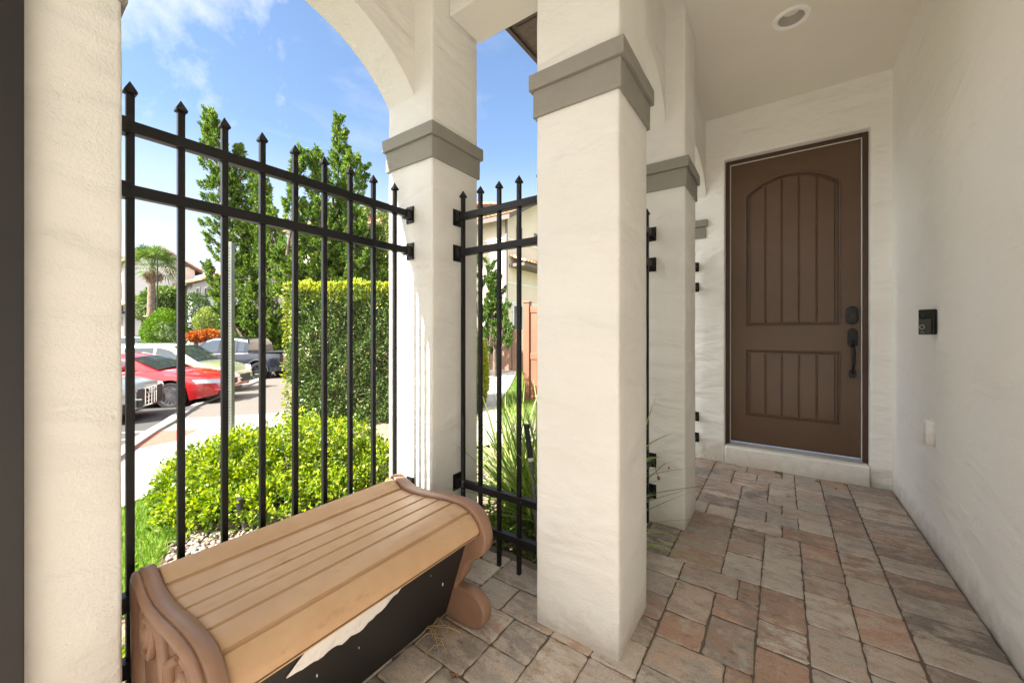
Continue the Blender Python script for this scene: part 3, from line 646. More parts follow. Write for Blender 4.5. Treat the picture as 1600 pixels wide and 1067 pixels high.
b = MB(); z0, z1, x0, x1 = .190, 2.784, -.397, .524
b.box(x0, x1, DY + .014, DY + .045, z0, z1)
yf, yk = DY, DY + .0138
b.box(x0, PX0, yf, yk, z0, z1); b.box(PX1, x1, yf, yk, z0, z1)
b.box(PX0, PX1, yf, yk, z0, .443); b.box(PX0, PX1, yf, yk, 1.05, 1.278)
ar = arcpts(PX0, PX1, sp, pk)
for i in range(len(ar) - 1):
    (a, za), (c, zc_) = ar[i], ar[i + 1]
    b.add([(a, yf, za), (c, yf, zc_), (c, yf, z1), (a, yf, z1), (a, yk, za), (c, yk, zc_), (c, yk, z1), (a, yk, z1)], [(0, 1, 2, 3), (0, 4, 5, 1), (3, 2, 6, 7)])
b.build('door_slab', M['door'], D, smooth=True, angle=30)
def panel(zb, zt, arched):
    b = MB(); n = 5; m = .030; e0, e1 = PX0 + m, PX1 - m; wd = (e1 - e0) / n
    ap = arcpts(e0, e1, zt[0] - m * .9, zt[1] - m) if arched else None
    def top(x):
        if not arched: return zt - m
        return float(np.interp(x, [p[0] for p in ap], [p[1] for p in ap]))
    for i in range(n):
        a, c = e0 + i * wd + .0038, e0 + (i + 1) * wd - .0038; k = 8; ys = DY + .002
        xs = [a, a + .005] + [a + .005 + (c - a - .010) * j / k for j in range(1, k)] + [c - .005, c]
        v = []
        for x in xs:
            yy = ys + .006 if x in (a, c) else ys
            v += [(x, yy, zb + m), (x, yy, top(x))]
        f = [(2 * j, 2 * j + 2, 2 * j + 3, 2 * j + 1) for j in range(len(xs) - 1)]
        s0 = len(v); v += [(a, DY + .0139, zb + m), (a, DY + .0139, top(a)), (c, DY + .0139, zb + m), (c, DY + .0139, top(c))]
        f += [(0, 1, s0 + 1, s0), (2 * len(xs) - 2, s0 + 2, s0 + 3, 2 * len(xs) - 1)]; b.add(v, f)
        tp = [(v[2 * j + 1]) for j in range(len(xs))]; b.add(tp + [(q[0], DY + .0139, q[2]) for q in tp], [(j, j + 1, len(tp) + j + 1, len(tp) + j) for j in range(len(tp) - 1)])
        bt = [(v[2 * j]) for j in range(len(xs))]; b.add(bt + [(q[0], DY + .0139, q[2]) for q in bt], [(j, j + 1, len(bt) + j + 1, len(bt) + j) for j in range(len(bt) - 1)])
    o = b.build('door_panel', M['door'], D, smooth=True, angle=25)
    b = MB()
    def loop(ins, r, yy):
        if arched: tp = arcpts(PX0 + ins, PX1 - ins, zt[0] - ins * .9, zt[1] - ins)
        else: tp = [(PX0 + ins, zt - ins), (PX1 - ins, zt - ins)]
        pts = [(PX0 + ins, zb + ins)] + tp + [(PX1 - ins, zb + ins), (PX0 + ins, zb + ins)]
        for i in range(len(pts) - 1):
            b.tube([(pts[i][0], yy, pts[i][1]), (pts[i + 1][0], yy, pts[i + 1][1])], r, 8)
    loop(.0, .0065, DY + .0010); loop(.016, .0040, DY + .0115)
    b.build('moulding', M['door'], D, smooth=True, angle=70)
panel(1.278, (sp, pk), True); panel(.443, 1.05, False)
# keypad deadbolt
K = thing('x', (0, 0, 0), '', ''); bpy.data.objects.remove(K)
lx, lz = .470, 1.352
def stadium(cx_, cz, hw, hh, n=12):
    r = hw; return [(cx_ + r * math.cos(a), cz + (hh - r) + r * math.sin(a)) for a in np.linspace(0, math.pi, n)] + [(cx_ + r * math.cos(a), cz - (hh - r) + r * math.sin(a)) for a in np.linspace(math.pi, 2 * math.pi, n)]
b = MB(); b.prism(stadium(lx, lz, .040, .075), 'y', DY - .024, DY - .0005); dl = b.build('deadbolt', M['lock'], D, bevel=.007, seg=3)
def sub(mb, name, m_, par, **k):
    o = mb.build(name, m_, None, **k); o.parent = par; o.matrix_parent_inverse = Matrix.Identity(4)
    l = par.location + (par.parent.location if par.parent else Vector((0, 0, 0)))
    for v in o.data.vertices: v.co -= l
    return o
b = MB(); b.prism(stadium(lx, lz + .004, .027, .058), 'y', DY - .028, DY - .0245); sub(b, 'keypad', M['bell'], dl, bevel=.002)
b = MB()
for i in range(4):
    for j in range(3):
        b.box(lx - .016 + j * .013, lx - .009 + j * .013, DY - .0295, DY - .0283, lz + .012 - i * .013, lz + .019 - i * .013)
sub(b, 'key_button', M['bell2'], dl)
hx = .474
b = MB(); b.prism([(hx - .026, 1.100), (hx - .032, 1.115), (hx - .032, 1.225), (hx - .012, 1.246), (hx + .012, 1.246), (hx + .032, 1.225), (hx + .032, 1.115), (hx + .026, 1.100), (hx + .008, 1.092), (hx - .008, 1.092)], 'y', DY - .014, DY - .0005)
hs = b.build('handle_set', M['lock2'], D, bevel=.004, seg=3)
b = MB(); b.tube([(hx, DY - .012, 1.115), (hx, DY - .035, 1.108), (hx, DY - .055, 1.085), (hx + .003, DY - .060, 1.03), (hx + .003, DY - .056, .97), (hx, DY - .046, .92), (hx, DY - .030, .888), (hx, DY - .012, .880)], [.009, .010, .012, .012, .011, .010, .009, .009], 12)
b.box(hx - .012, hx + .012, DY - .075, DY - .045, 1.118, 1.126); b.lathe([(.001, DY - .022), (.010, DY - .020), (.0125, DY - .0142)], (hx, 0, 1.14), 'y', 16)
sub(b, 'grip', M['lock2'], hs, smooth=True)
b = MB(); b.prism([(hx - .024, .850), (hx - .024, .895), (hx - .012, .908), (hx + .012, .908), (hx + .024, .895), (hx + .024, .850), (hx + .010, .838), (hx - .010, .838)], 'y', DY - .012, DY - .0005)
sub(b, 'lower_plate', M['lock2'], hs, bevel=.004, seg=2)

# ================================================================== DOORBELL, WALL PLATE
B = thing('doorbell', (XR, 3.22, 1.20), 'black rectangular video doorbell on the right hand wall', 'doorbell')
wy0, wy1 = 3.165, 3.235        # wedge mounted so that it leans towards the door
b = MB(); b.prism([(XR - .0005, 3.084), (XR - .0005, 3.160), (XR - .046, 3.152), (XR - .006, 3.084)], 'z', 1.205, 1.342); b.build('wedge_mount', M['bell'], B, bevel=.002)
# face turned towards the camera: slab on the -Y side
b = MB(); b.obox((XR - .030, 3.186, 1.2735), Vector((.58, -.82, 0)).normalized(), Vector((.82, .58, 0)).normalized(), Vector((0, 0, 1)), .0, .0, .0)
fa = Vector((XR - .004, 3.078, 0)); fb = Vector((XR - .050, 3.146, 0)); ax = (fb - fa).normalized(); ln = (fb - fa).length; nrm = Vector((-ax.y, ax.x, 0));
if nrm.x > 0: nrm = -nrm
def bellbox(u0, u1, z0, z1, d0, d1, name, m_, bev=.001):
    b = MB(); c = fa + ax * ((u0 + u1) / 2) + nrm * ((d0 + d1) / 2); b.obox((c.x, c.y, (z0 + z1) / 2), ax, nrm, Vector((0, 0, 1)), (u1 - u0) / 2, (d1 - d0) / 2, (z1 - z0) / 2); return b.build(name, m_, B, bevel=bev)
bellbox(.0, ln, 1.203, 1.344, .001, .016, 'housing', M['bell'], .003)
bellbox(.012, ln - .004, 1.208, 1.290, .0165, .019, 'faceplate', M['bell2'])
bellbox(ln - .034, ln - .014, 1.303, 1.322, .0165, .019, 'camera_lens', M['winglass'])
c = fa + ax * (ln - .026) + nrm * .021
b = MB(); rp = [c + (ax * math.cos(a) + Vector((0, 0, 1)) * math.sin(a)) * .012 + Vector((0, 0, 1.245)) for a in np.linspace(0, 2 * math.pi, 25)]
b.tube(rp, .0022, 6, cap=False); b.build('button_ring', M['alu'], B, smooth=True)
def text_obj(name, s, size, loc, right, up, material, parent, ext=.0006, font_w=None):
    cu = bpy.data.curves.new(name, 'FONT'); cu.body = s; cu.size = size; cu.extrude = ext; cu.align_x = 'CENTER'; cu.align_y = 'CENTER'
    t = bpy.data.objects.new(name, cu); COL.objects.link(t); bpy.context.view_layer.update()
    me = bpy.data.meshes.new_from_object(t.evaluated_get(bpy.context.evaluated_depsgraph_get())); bpy.data.objects.remove(t)
    n = right.cross(up); mt = Matrix((right, up, n)).transposed().to_4x4(); mt.translation = Vector(loc); me.transform(mt)
    l = parent.location if parent else Vector((0, 0, 0)); me.transform(Matrix.Translation(-l)); me.materials.append(material)
    o = bpy.data.objects.new(name, me); COL.objects.link(o); o.parent = parent; return o
cc = fa + ax * (ln - .026) + nrm * .0198
text_obj('lettering', 'ring', .012, (cc.x, cc.y, 1.217), -ax if (-ax).cross(Vector((0, 0, 1))).dot(nrm) > 0 else ax, Vector((0, 0, 1)), M['alu'], B)
O = thing('wall_cover', (XR, 3.16, .57), 'small cream painted cover plate low on the right hand wall', 'wall plate')
b = MB(); b.box(XR - .006, XR - .0005, 3.105, 3.195, .575, .725); b.build('back_plate', M['stucco_wall'], O, bevel=.003)
b = MB(); b.prism([(XR - .0062, 3.110), (XR - .0062, 3.190), (XR - .036, 3.176), (XR - .036, 3.124)], 'z', .582, .718); b.build('cover', M['stucco_wall'], O, bevel=.004)

# ================================================================== RAILINGS
RZ = [1.845, 1.650, .395, .195]
def railing(axis, const, a0, a1, pickets, label, plates, zofs=0.):
    mid = (a0 + a1) / 2
    loc = (const, mid, 0) if axis == 'y' else (mid, const, 0)
    f = thing('iron_railing', loc, label, 'railing', 'black iron railings between the porch columns')
    def bx(mb, u0, u1, v0, v1, z0, z1):
        if axis == 'y': mb.box(const + v0, const + v1, u0, u1, z0, z1)
        else: mb.box(u0, u1, const + v0, const + v1, z0, z1)
    for z in RZ:
        b = MB(); bx(b, a0, a1, -.0165, .0165, z - .018, z + .018); b.build('rail', M['black'], f, bevel=.003)
    for u in pickets:
        b = MB(); s = .0095; bx(b, u - s, u + s, -s, s, .03, 1.945)
        c = (const, u) if axis == 'y' else (u, const); e = .0155; z0 = 1.945
        v = [(c[0] - s, c[1] - s, z0 + .0003), (c[0] + s, c[1] - s, z0 + .0003), (c[0] + s, c[1] + s, z0 + .0003), (c[0] - s, c[1] + s, z0 + .0003)]
        v += [(c[0] - e, c[1] - e, z0 + .004), (c[0] + e, c[1] - e, z0 + .004), (c[0] + e, c[1] + e, z0 + .004), (c[0] - e, c[1] + e, z0 + .004)]
        v += [(c[0] - e, c[1] - e, z0 + .010), (c[0] + e, c[1] - e, z0 + .010), (c[0] + e, c[1] + e, z0 + .010), (c[0] - e, c[1] + e, z0 + .010), (c[0], c[1], z0 + .044)]
        b.add(v, [(3, 2, 1, 0)] + [(i, (i + 1) % 4, 4 + (i + 1) % 4, 4 + i) for i in range(4)] + [(4 + i, 4 + (i + 1) % 4, 8 + (i + 1) % 4, 8 + i) for i in range(4)] + [(8 + i, 8 + (i + 1) % 4, 12) for i in range(4)])
        b.build('picket', M['black'], f, bevel=.0012, seg=1)
    for (u, d) in plates:                      # u = face of the column, d = direction into the bay
        for z in RZ:
            b = MB()
            lo, hi = sorted((u, u + d * .007)); bx(b, lo, hi, -.030, .030, z - .045, z + .045)
            lo, hi = sorted((u + d * .007, u + d * .042)); bx(b, lo, hi, -.0215, .0215, z - .024, z + .024)
            for sx in (-.02, .02):
                for sz in (-.034, .034):
                    lo, hi = sorted((u + d * .007, u + d * .011)); bx(b, lo, hi, sx - .005, sx + .005, z + sz - .005, z + sz + .005)
            b.build('bracket', M['black'], f, bevel=.002, seg=1)
    return f
railing('y', -1.64, .270, 1.380, [.301, .4235, .546, .669, .7915, .915, 1.038, 1.1625, 1.289], 'long black iron railing with spear points behind the bench', [(1.3945, -1), (.2565, 1)])
railing('x', 1.575, -1.460, -.865, [-1.425, -1.303, -1.18, -1.058, -.936], 'short black iron railing between the column behind the bench and the centre column', [(-1.4745, 1), (-.8505, -1)])
railing('y', -.690, 1.770, 2.545, [1.86, 1.98, 2.10, 2.22, 2.34, 2.46], 'black iron railing seen edge on between the centre column and the next one', [(1.7555, 1), (2.5595, -1)])
railing('y', -.690, 2.930, 4.100, [3.02 + .122 * i for i in range(9)], 'black iron railing seen edge on between the last column and the door wall', [(2.9155, 1), (4.1145, -1)])

# ================================================================== BENCH
BN = thing('storage_bench', (-1.28, .78, 0), 'tan and brown plastic storage bench with slatted curved lid and scrolled ends', 'bench')
lid = [(-1.555, .498), (-1.54, .512), (-1.511, .500), (-1.473, .480), (-1.43, .474), (-1.391, .474), (-1.307, .480), (-1.223, .490), (-1.143, .496), (-1.095, .494), (-1.053, .482), (-1.022, .460), (-1.004, .436), (-.996, .412)]
from itertools import pairwise
def smooth_poly(p, n=6):
    out = []
    for i in range(len(p) - 1):
        p0 = p[max(i - 1, 0)]; p1 = p[i]; p2 = p[i + 1]; p3 = p[min(i + 2, len(p) - 1)]
        for k in range(n):
            t = k / n; out.append(tuple(.5 * ((2 * p1[j]) + (-p0[j] + p2[j]) * t + (2 * p0[j] - 5 * p1[j] + 4 * p2[j] - p3[j]) * t * t + (-p0[j] + 3 * p1[j] - 3 * p2[j] + p3[j]) * t ** 3) for j in (0, 1)))
    return out + [p[-1]]
lp = smooth_poly(lid, 8)
grooves = [-1.473, -1.391, -1.307, -1.223, -1.143, -1.053]
def lidprofile():
    out = []; P = lp
    # arc-length resample
    A = np.array(P); s = np.concatenate([[0], np.cumsum(np.hypot(*np.diff(A, axis=0).T))]); gs = [float(np.interp(x, A[:, 0][:110], s[:110])) for x in grooves]
    t = np.linspace(0, s[-1], 160); ts = sorted(set(list(t) + [q + d for q in gs for d in (-.0075, -.005, -.0025, 0, .0025, .005, .0075)]))
    X = np.interp(ts, s, A[:, 0]); Z = np.interp(ts, s, A[:, 1]); TX = np.gradient(X); TZ = np.gradient(Z)
    for x, z, q, tx, tz in zip(X, Z, ts, TX, TZ):
        d = min(abs(q - e) for e in gs); dep = .0095 * max(0, 1 - (d / .0075) ** 2) ** .7 if d < .0075 else 0
        l = math.hypot(tx, tz); out.append((x + tz / l * dep * (1), z - tx / l * dep))
    return out
lo_ = lidprofile(); Y0, Y1 = .345, 1.199
b = MB(); th = .016; n = len(lo_); v = []; f = []
und = [(min(x, -1.005) if z < .45 else x, z - th) for x, z in lo_]
ys = [Y0, Y0 + .004] + list(np.linspace(Y0 + .03, Y1 - .03, 6)) + [Y1 - .004, Y1]
for y in ys:
    dz = -.004 if y in (Y0, Y1) else 0
    for x, z in lo_: v.append((x, y, z + dz))
m = len(ys)
for j in range(m - 1):
    for i in range(n - 1): f.append((j * n + i, j * n + i + 1, (j + 1) * n + i + 1, (j + 1) * n + i))
b0 = len(v)
for y in (Y0, Y1):
    for x, z in und: v.append((x, y, z))
for i in range(n - 1):
    f.append((b0 + i, b0 + n + i, b0 + n + i + 1, b0 + i + 1)); f.append((i, b0 + i, b0 + i + 1, i + 1)); f.append(((m - 1) * n + i, (m - 1) * n + i + 1, b0 + n + i + 1, b0 + n + i))
f += [(0, (m - 1) * n, b0 + n, b0), (n - 1, b0 + n - 1, b0 + 2 * n - 1, m * n - 1)]
b.add(v, f); b.build('lid', M['lid'], BN, smooth=True, angle=50)
# end panels
capo = [(-1.575, 0.0), (-1.585, .10), (-1.560, .16), (-1.575, .25), (-1.580, .36), (-1.590, .45), (-1.578, .508), (-1.545, .520), (-1.511, .508), (-1.455, .488), (-1.391, .484), (-1.307, .490), (-1.223, .502), (-1.140, .508), (-1.080, .505), (-1.035, .490), (-.995, .455), (-.975, .410), (-.972, .365), (-.990, .320), (-1.025, .290), (-1.060, .272), (-1.078, .245), (-1.090, .205), (-1.110, .175), (-1.128, .150), (-1.120, .145), (-1.07, .150), (-1.02, .138), (-.985, .105), (-.980, .060), (-1.000, .022), (-1.045, .002), (-1.12, 0.0)]
cp = smooth_poly(capo + [capo[0]], 4)[:-1]
def shrink(poly, d):
    out = []; n = len(poly)
    for i in range(n):
        a, c = Vector(poly[i - 1]), Vector(poly[(i + 1) % n]); t = (c - a).normalized(); out.append((poly[i][0] - t.y * d * -1, poly[i][1] - t.x * d * 1))
    return out
area = sum(cp[i - 1][0] * cp[i][1] - cp[i][0] * cp[i - 1][1] for i in range(len(cp)))
def inset(poly, d):
    out = []; n = len(poly); sg = 1 if area > 0 else -1
    for i in range(n):
        a, c = Vector(poly[i - 2]), Vector(poly[(i + 2) % n]); t = (c - a).normalized(); out.append((poly[i][0] - t.y * d * sg, poly[i][1] + t.x * d * sg))
    return out
def endcap(ya, yb, outer):
    """ya = face towards the lid, yb = outer, moulded face"""
    sg = 1 if yb > ya else -1; th = abs(yb - ya)
    prof = ([(0.010, 0.0), (.003, .0), (0, .003), (0, th * .60), (.003, th * .64), (.008, th * .67), (.006, th * .72), (.004, th * .80), (.008, th * .92), (.018, th), (.030, th * .99), (.040, th * .90), (.048, th * .55)] if outer else [(0.010, 0.0), (.003, .0), (0, .004), (0, th * .80), (.004, th * .93), (.014, th)]) if True else [(0.010, 0.0), (.003, .0), (0, .004), (0, th * .40), (.004, th * .46), (.009, th * .50), (.004, th * .56), (.001, th * .62), (0, th * .75), (.004, th * .90), (.014, th * .985), (.030, th), (.040, th * .97), (.052, th * .72)]
    rings = [[(x, ya + sg * h, z) for x, z in inset(cp, d)] for d, h in prof]; n = len(cp); v = [q for r_ in rings for q in r_]; f = []
    for j in range(len(prof) - 1):
        for i in range(n): f.append((j * n + i, j * n + (i + 1) % n, (j + 1) * n + (i + 1) % n, (j + 1) * n + i))
    f.append(tuple(range(n))); f.append(tuple(range((len(prof) - 1) * n, len(prof) * n)))
    b = MB(); b.add(v, f); o = b.build('end_panel', M['cap'], BN, smooth=True, angle=60)
    # carved scrolls on the outer face
    b = MB(); yy = ya + sg * th * .60
    def spiral(cx_, cz, r0, turns, a0, rad, dirn=1):
        pts = []; N_ = int(26 * turns)
        for i in range(N_ + 1):
            t = i / N_; r_ = r0 * (1 - .86 * t); a = a0 + dirn * 2 * math.pi * turns * t; pts.append((cx_ + r_ * math.cos(a), yy + sg * .010 * t, cz + r_ * 1.25 * math.sin(a)))
        b.tube(pts, [rad * (1 - .4 * i / N_) for i in range(N_ + 1)], 8)
    spiral(-1.455, .375, .062, 2.2, R(60), .014); spiral(-1.13, .36, .075, 2.2, R(110), .016, -1); spiral(-1.44, .16, .06, 2.0, R(-60), .013, -1); spiral(-1.13, .11, .055, 2.0, R(-110), .013)
    if not outer: return
    b.tube([(-1.42, yy, .44), (-1.33, yy, .42), (-1.29, yy, .33), (-1.30, yy, .22), (-1.38, yy, .12)], [.012, .018, .020, .018, .012], 8)
    b.tube([(-1.20, yy, .43), (-1.27, yy, .38), (-1.25, yy, .25), (-1.24, yy, .16), (-1.18, yy, .08)], [.012, .018, .020, .018, .012], 8)
    if outer: sub(b, 'scroll_moulding', M['cap'], o, smooth=True, angle=80)
endcap(.341, .287, True); endcap(1.203, 1.262, False)
b = MB(); b.prism([(-1.545, .02), (-1.186, .012), (-1.066, .365), (-1.10, .42), (-1.54, .45)], 'y', .3415, 1.2015); b.build('front_panel', M['panel'], BN)
pn = Vector((.353, 0, -.12)).normalized()
def pt_on_panel(y, z, off=.003): t = (z - .012) / .353; return (-1.186 + .12 * t + off, y, z - off * .34)
# torn paper label on the panel
edge_hi = [(.50, .300), (.55, .352), (.62, .362), (.70, .362), (.80, .362), (.86, .362), (.885, .362)]
edge_lo = [(.50, .296), (.53, .288), (.57, .291), (.60, .281), (.64, .290), (.66, .276), (.70, .284), (.735, .279), (.76, .296), (.80, .300), (.835, .328), (.86, .330), (.885, .361)]
b = MB(); cols = 26; v = []; f = []
for i in range(cols + 1):
    y = .50 + .385 * i / cols; hi = float(np.interp(y, *zip(*edge_hi))); lo = float(np.interp(y, *zip(*edge_lo))) + rnd.uniform(-.003, .003)
    for k in range(5): z = lo + (hi - lo) * k / 4; v.append(pt_on_panel(y, z, .0025 + rnd.uniform(0, .004)))
for i in range(cols):
    for k in range(4): a = i * 5 + k; f.append((a, a + 1, a + 6, a + 5))
b.add(v, f); b.build('torn_label', M['paper'], BN, smooth=True, angle=80)
b = MB()
for (y, z, s) in [(1.115, .205, .006), (.60, .215, .004), (.74, .20, .003), (1.02, .30, .002)]: 
    p = pt_on_panel(y, z, .002); b = MB(); b.box(p[0] - .001, p[0] + .001, y - s * .35, y + s * .35, z - s, z + s); b.build('paint_fleck', M['paper'], BN)

# ================================================================== PLANTS
def tuft_tree(name, plumes, d, label, material, seed, dens=1., spray=.16, group=None, wob=1., trunks=None, dj=1.2, dark=None):
    """plumes: (x0,y0,x1,y1,r_px) in photo columns/rows at depth d, turned into world-size leaning sprays"""
    rs = random.Random(seed); base = at(trunks[0][0], d); gz = g(base.x)
    t = thing(name, (base.x, base.y, gz), label, 'tree', group)
    P, D, LL = [], [], []; br = MB()
    px = d / F_PX
    for (x0, y0, x1, y1, r) in plumes:
        a = at(x0, d, y0); c = at(x1, d, y1); off = Vector((-ST, CT, 0)) * rs.uniform(-dj, dj); a = a + off; c = c + off; r = r * px * 1.25
        ax = (c - a); ln = ax.length; axn = ax.normalized(); n = int(2600 * dens * ln * r / 1.2) + 50
        lb = []
        ncl = max(6, int(ln * r * 26 * dens))
        for k in range(ncl):
            tt = rs.random() ** .85; rad = r * (1 - tt) ** .62 * (0.25 + .75 * min(1, tt * 4 + .25)); th = rs.random() * 6.283; o1 = axn.orthogonal().normalized(); o2 = axn.cross(o1)
            rr = rad * (rs.random() ** .45); cpt = a + ax * tt + (o1 * math.cos(th) + o2 * math.sin(th)) * rr
            outw = ((o1 * math.cos(th) + o2 * math.sin(th)) * .75 + axn * .9 + Vector((0, 0, .35))).normalized(); cl = spray * rs.uniform(1.2, 2.8)
            m_ = int(n / ncl) + 4
            q = NR.rand(m_)[:, None]; cc_ = np.array(cpt) + np.array(outw) * cl * q + NR.normal(size=(m_, 3)) * (spray * .42) * (1.15 - q)
            P.append(cc_); D.append(np.array(outw) * 1.0 + NR.normal(size=(m_, 3)) * .55); LL.append(spray * (.5 + .7 * NR.rand(m_)))
            if rs.random() < .35: lb.append((cpt, tt))
        br.tube([a - axn * .2, a + ax * .5, c - ax * .08], [.05 * d / 14, .03 * d / 14, .008], 5)
        for cpt, tt in lb: br.tube([a + ax * max(0, tt - .12), cpt], [.014, .005], 4)
    P = np.vstack(P); D = np.vstack(D); LL = np.concatenate(LL)
    for (xa, ya, xb, yb_, r) in trunks[1:]:
        br.tube([at(xa, d, ya), at((xa + xb) / 2 + rs.uniform(-3, 3), d, (ya + yb_) / 2), at(xb, d, yb_)], [r, r * .8, r * .45], 8)
    br.tube([(base.x, base.y, gz - .1), at(trunks[0][1], d, trunks[0][2])], [trunks[0][3], trunks[0][3] * .7], 10)
    br.build('trunk', M['bark'], t, smooth=True, angle=80)
    if dark is None: leaves('crown', P, D, LL, LL * .36, material, t)
    else:
        leaves('crown', P, D, LL, LL * .42, material, t)
    return t
tuft_tree('juniper_tree', [
    (372, 420, 336, 182, 26), (372, 330, 366, 225, 16), (385, 430, 345, 260, 22), (395, 420, 397, 262, 18), (400, 470, 380, 330, 26), (430, 430, 412, 282, 20), (445, 470, 435, 335, 22),
    (440, 520, 455, 385, 24), (400, 540, 350, 400, 26), (395, 530, 348, 462, 20), (420, 560, 400, 440, 26), (410, 600, 330, 415, 12), (440, 590, 425, 500, 22), (425, 560, 400, 500, 22)],
    21, 'tall leaning juniper tree with loose twisting sprays behind the grey pole', M['juniper'], 3, 1.15, .15, 'juniper trees beside the street', trunks=[(415, 425, 470, .16), (425, 470, 385, 330, .08), (425, 470, 440, 380, .06)], dj=.8)
tuft_tree('juniper_tree', [
    (520, 360, 525, 180, 17), (522, 420, 508, 255, 24), (535, 400, 552, 240, 22), (500, 430, 478, 310, 24), (480, 400, 500, 262, 14), (540, 440, 530, 300, 30), (475, 470, 455, 395, 20), (505, 480, 470, 360, 26),
    (560, 450, 562, 330, 24), (530, 480, 500, 380, 32), (575, 460, 575, 350, 20), (560, 490, 545, 390, 30), (470, 500, 480, 420, 26), (500, 500, 520, 420, 30), (540, 285, 556, 248, 11)],
    13, 'tallest bright green juniper with pointed crown rising behind the clipped hedge', M['juniper'], 5, 2.3, .11, 'juniper trees beside the street', trunks=[(530, 525, 480, .18), (525, 480, 520, 300, .08), (525, 480, 480, 380, .06)])
tuft_tree('juniper_tree', [
    (600, 460, 600, 330, 26), (585, 470, 580, 340, 24), (620, 470, 640, 330, 30), (590, 500, 590, 400, 28)],
    16, 'pale green bushy tree between the tallest juniper and the stucco column', M['topiary3'], 9, .8, .15, None, trunks=[(600, 600, 470, .15), (600, 480, 600, 380, .06)])
tuft_tree('juniper_tree', [
    (768, 480, 763, 398, 9), (776, 500, 779, 432, 9), (770, 520, 768, 430, 14), (765, 545, 772, 460, 16), (782, 545, 790, 478, 12), (775, 560, 780, 490, 18), (788, 540, 796, 515, 8), (763, 560, 760, 480, 12)],
    15, 'slim dark green conifer on the lawn in front of the three storey house', M['juniper2'], 12, 1.1, .12, None, trunks=[(773, 773, 545, .09), (773, 560, 768, 440, .04)], dj=.3)
tuft_tree('juniper_tree', [(748, 560, 749, 365, 5), (750, 600, 751, 440, 6)],
    9, 'very slim upright conifer squeezed beside the column behind the short railing', M['juniper2'], 14, 1.6, .07, None, trunks=[(749, 750, 560, .05), (749, 600, 750, 420, .02)], dj=.1)
# clipped hedge
def box_hedge():
    d0 = 6.35; a = at(450, d0); rgt = Vector((CT, ST, 0)); fw = Vector((-ST, CT, 0)); ln = 2.6; dp = 1.7; zt = 2.01; zb = -.5
    t = thing('clipped_hedge', (a.x, a.y, g(a.x)), 'tall box clipped hedge with bright sunlit top behind the yellow green shrub', 'hedge')
    P, D, W = [], [], []
    def face(o, u, v, n, cnt, lu, lv, lift):
        s = NR.rand(cnt, 2); q = np.array(o) + np.outer(s[:, 0] * lu, u) + np.outer(s[:, 1] * lv, v)
        bumps = .05 * np.sin(s[:, 0] * lu * 6 + 1) * np.cos(s[:, 1] * lv * 5) + .04 * np.sin(s[:, 0] * lu * 17) * np.sin(s[:, 1] * lv * 13 + 2)
        dep = -.30 * NR.rand(cnt) ** 2 + bumps * 1.3 - .10 * np.clip(np.abs(s[:, 1] - .5) * 2 - .9, 0, 1) * 10 * .6 - .10 * np.clip(np.abs(s[:, 0] - .5) * 2 - .94, 0, 1) * 10; q = q + np.outer(dep, n); P.append(q); D.append(np.array(n) * .8 + NR.normal(size=(cnt, 3)) * .8 + np.array((0, 0, lift)))
    up = Vector((0, 0, 1)); 
    face((a.x, a.y, zb), rgt, up, -fw, 30000, ln, zt - zb, .4); face((a.x, a.y, zb), fw, up, -rgt, 15000, dp, zt - zb, .4)
    P = np.vstack(P); D = np.vstack(D); n = len(P); L_ = .035 + .04 * NR.rand(n)
    leaves('foliage', P, D, L_, L_ * .34, M['hedge'], t)
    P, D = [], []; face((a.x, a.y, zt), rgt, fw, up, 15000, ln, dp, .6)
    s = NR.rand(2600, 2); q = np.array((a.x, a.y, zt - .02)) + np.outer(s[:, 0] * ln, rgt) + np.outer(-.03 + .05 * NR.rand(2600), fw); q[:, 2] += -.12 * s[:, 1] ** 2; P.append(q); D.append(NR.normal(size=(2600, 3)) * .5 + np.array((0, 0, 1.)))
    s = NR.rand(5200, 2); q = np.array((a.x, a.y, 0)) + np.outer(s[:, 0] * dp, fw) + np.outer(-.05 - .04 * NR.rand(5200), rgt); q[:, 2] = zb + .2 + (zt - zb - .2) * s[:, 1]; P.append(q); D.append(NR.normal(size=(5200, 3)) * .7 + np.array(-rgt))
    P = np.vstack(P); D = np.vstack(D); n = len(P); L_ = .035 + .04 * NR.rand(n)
    leaves('sunlit_leaves', P, D, L_, L_ * .42, M['hedge_bright'], t)  # sunlight put into the colour: yellow leaves on top, upper edge and left face
    core = MB(); c = Vector((a.x, a.y, 0)) + rgt * ln / 2 + fw * (dp / 2 + .02); core.obox((c.x, c.y, (zt + zb) / 2 - .18), rgt, fw, up, ln / 2 - .22, dp / 2 - .25, (zt - zb) / 2 - .06)
    core.build('woody_core', M['bark'], t)
box_hedge()
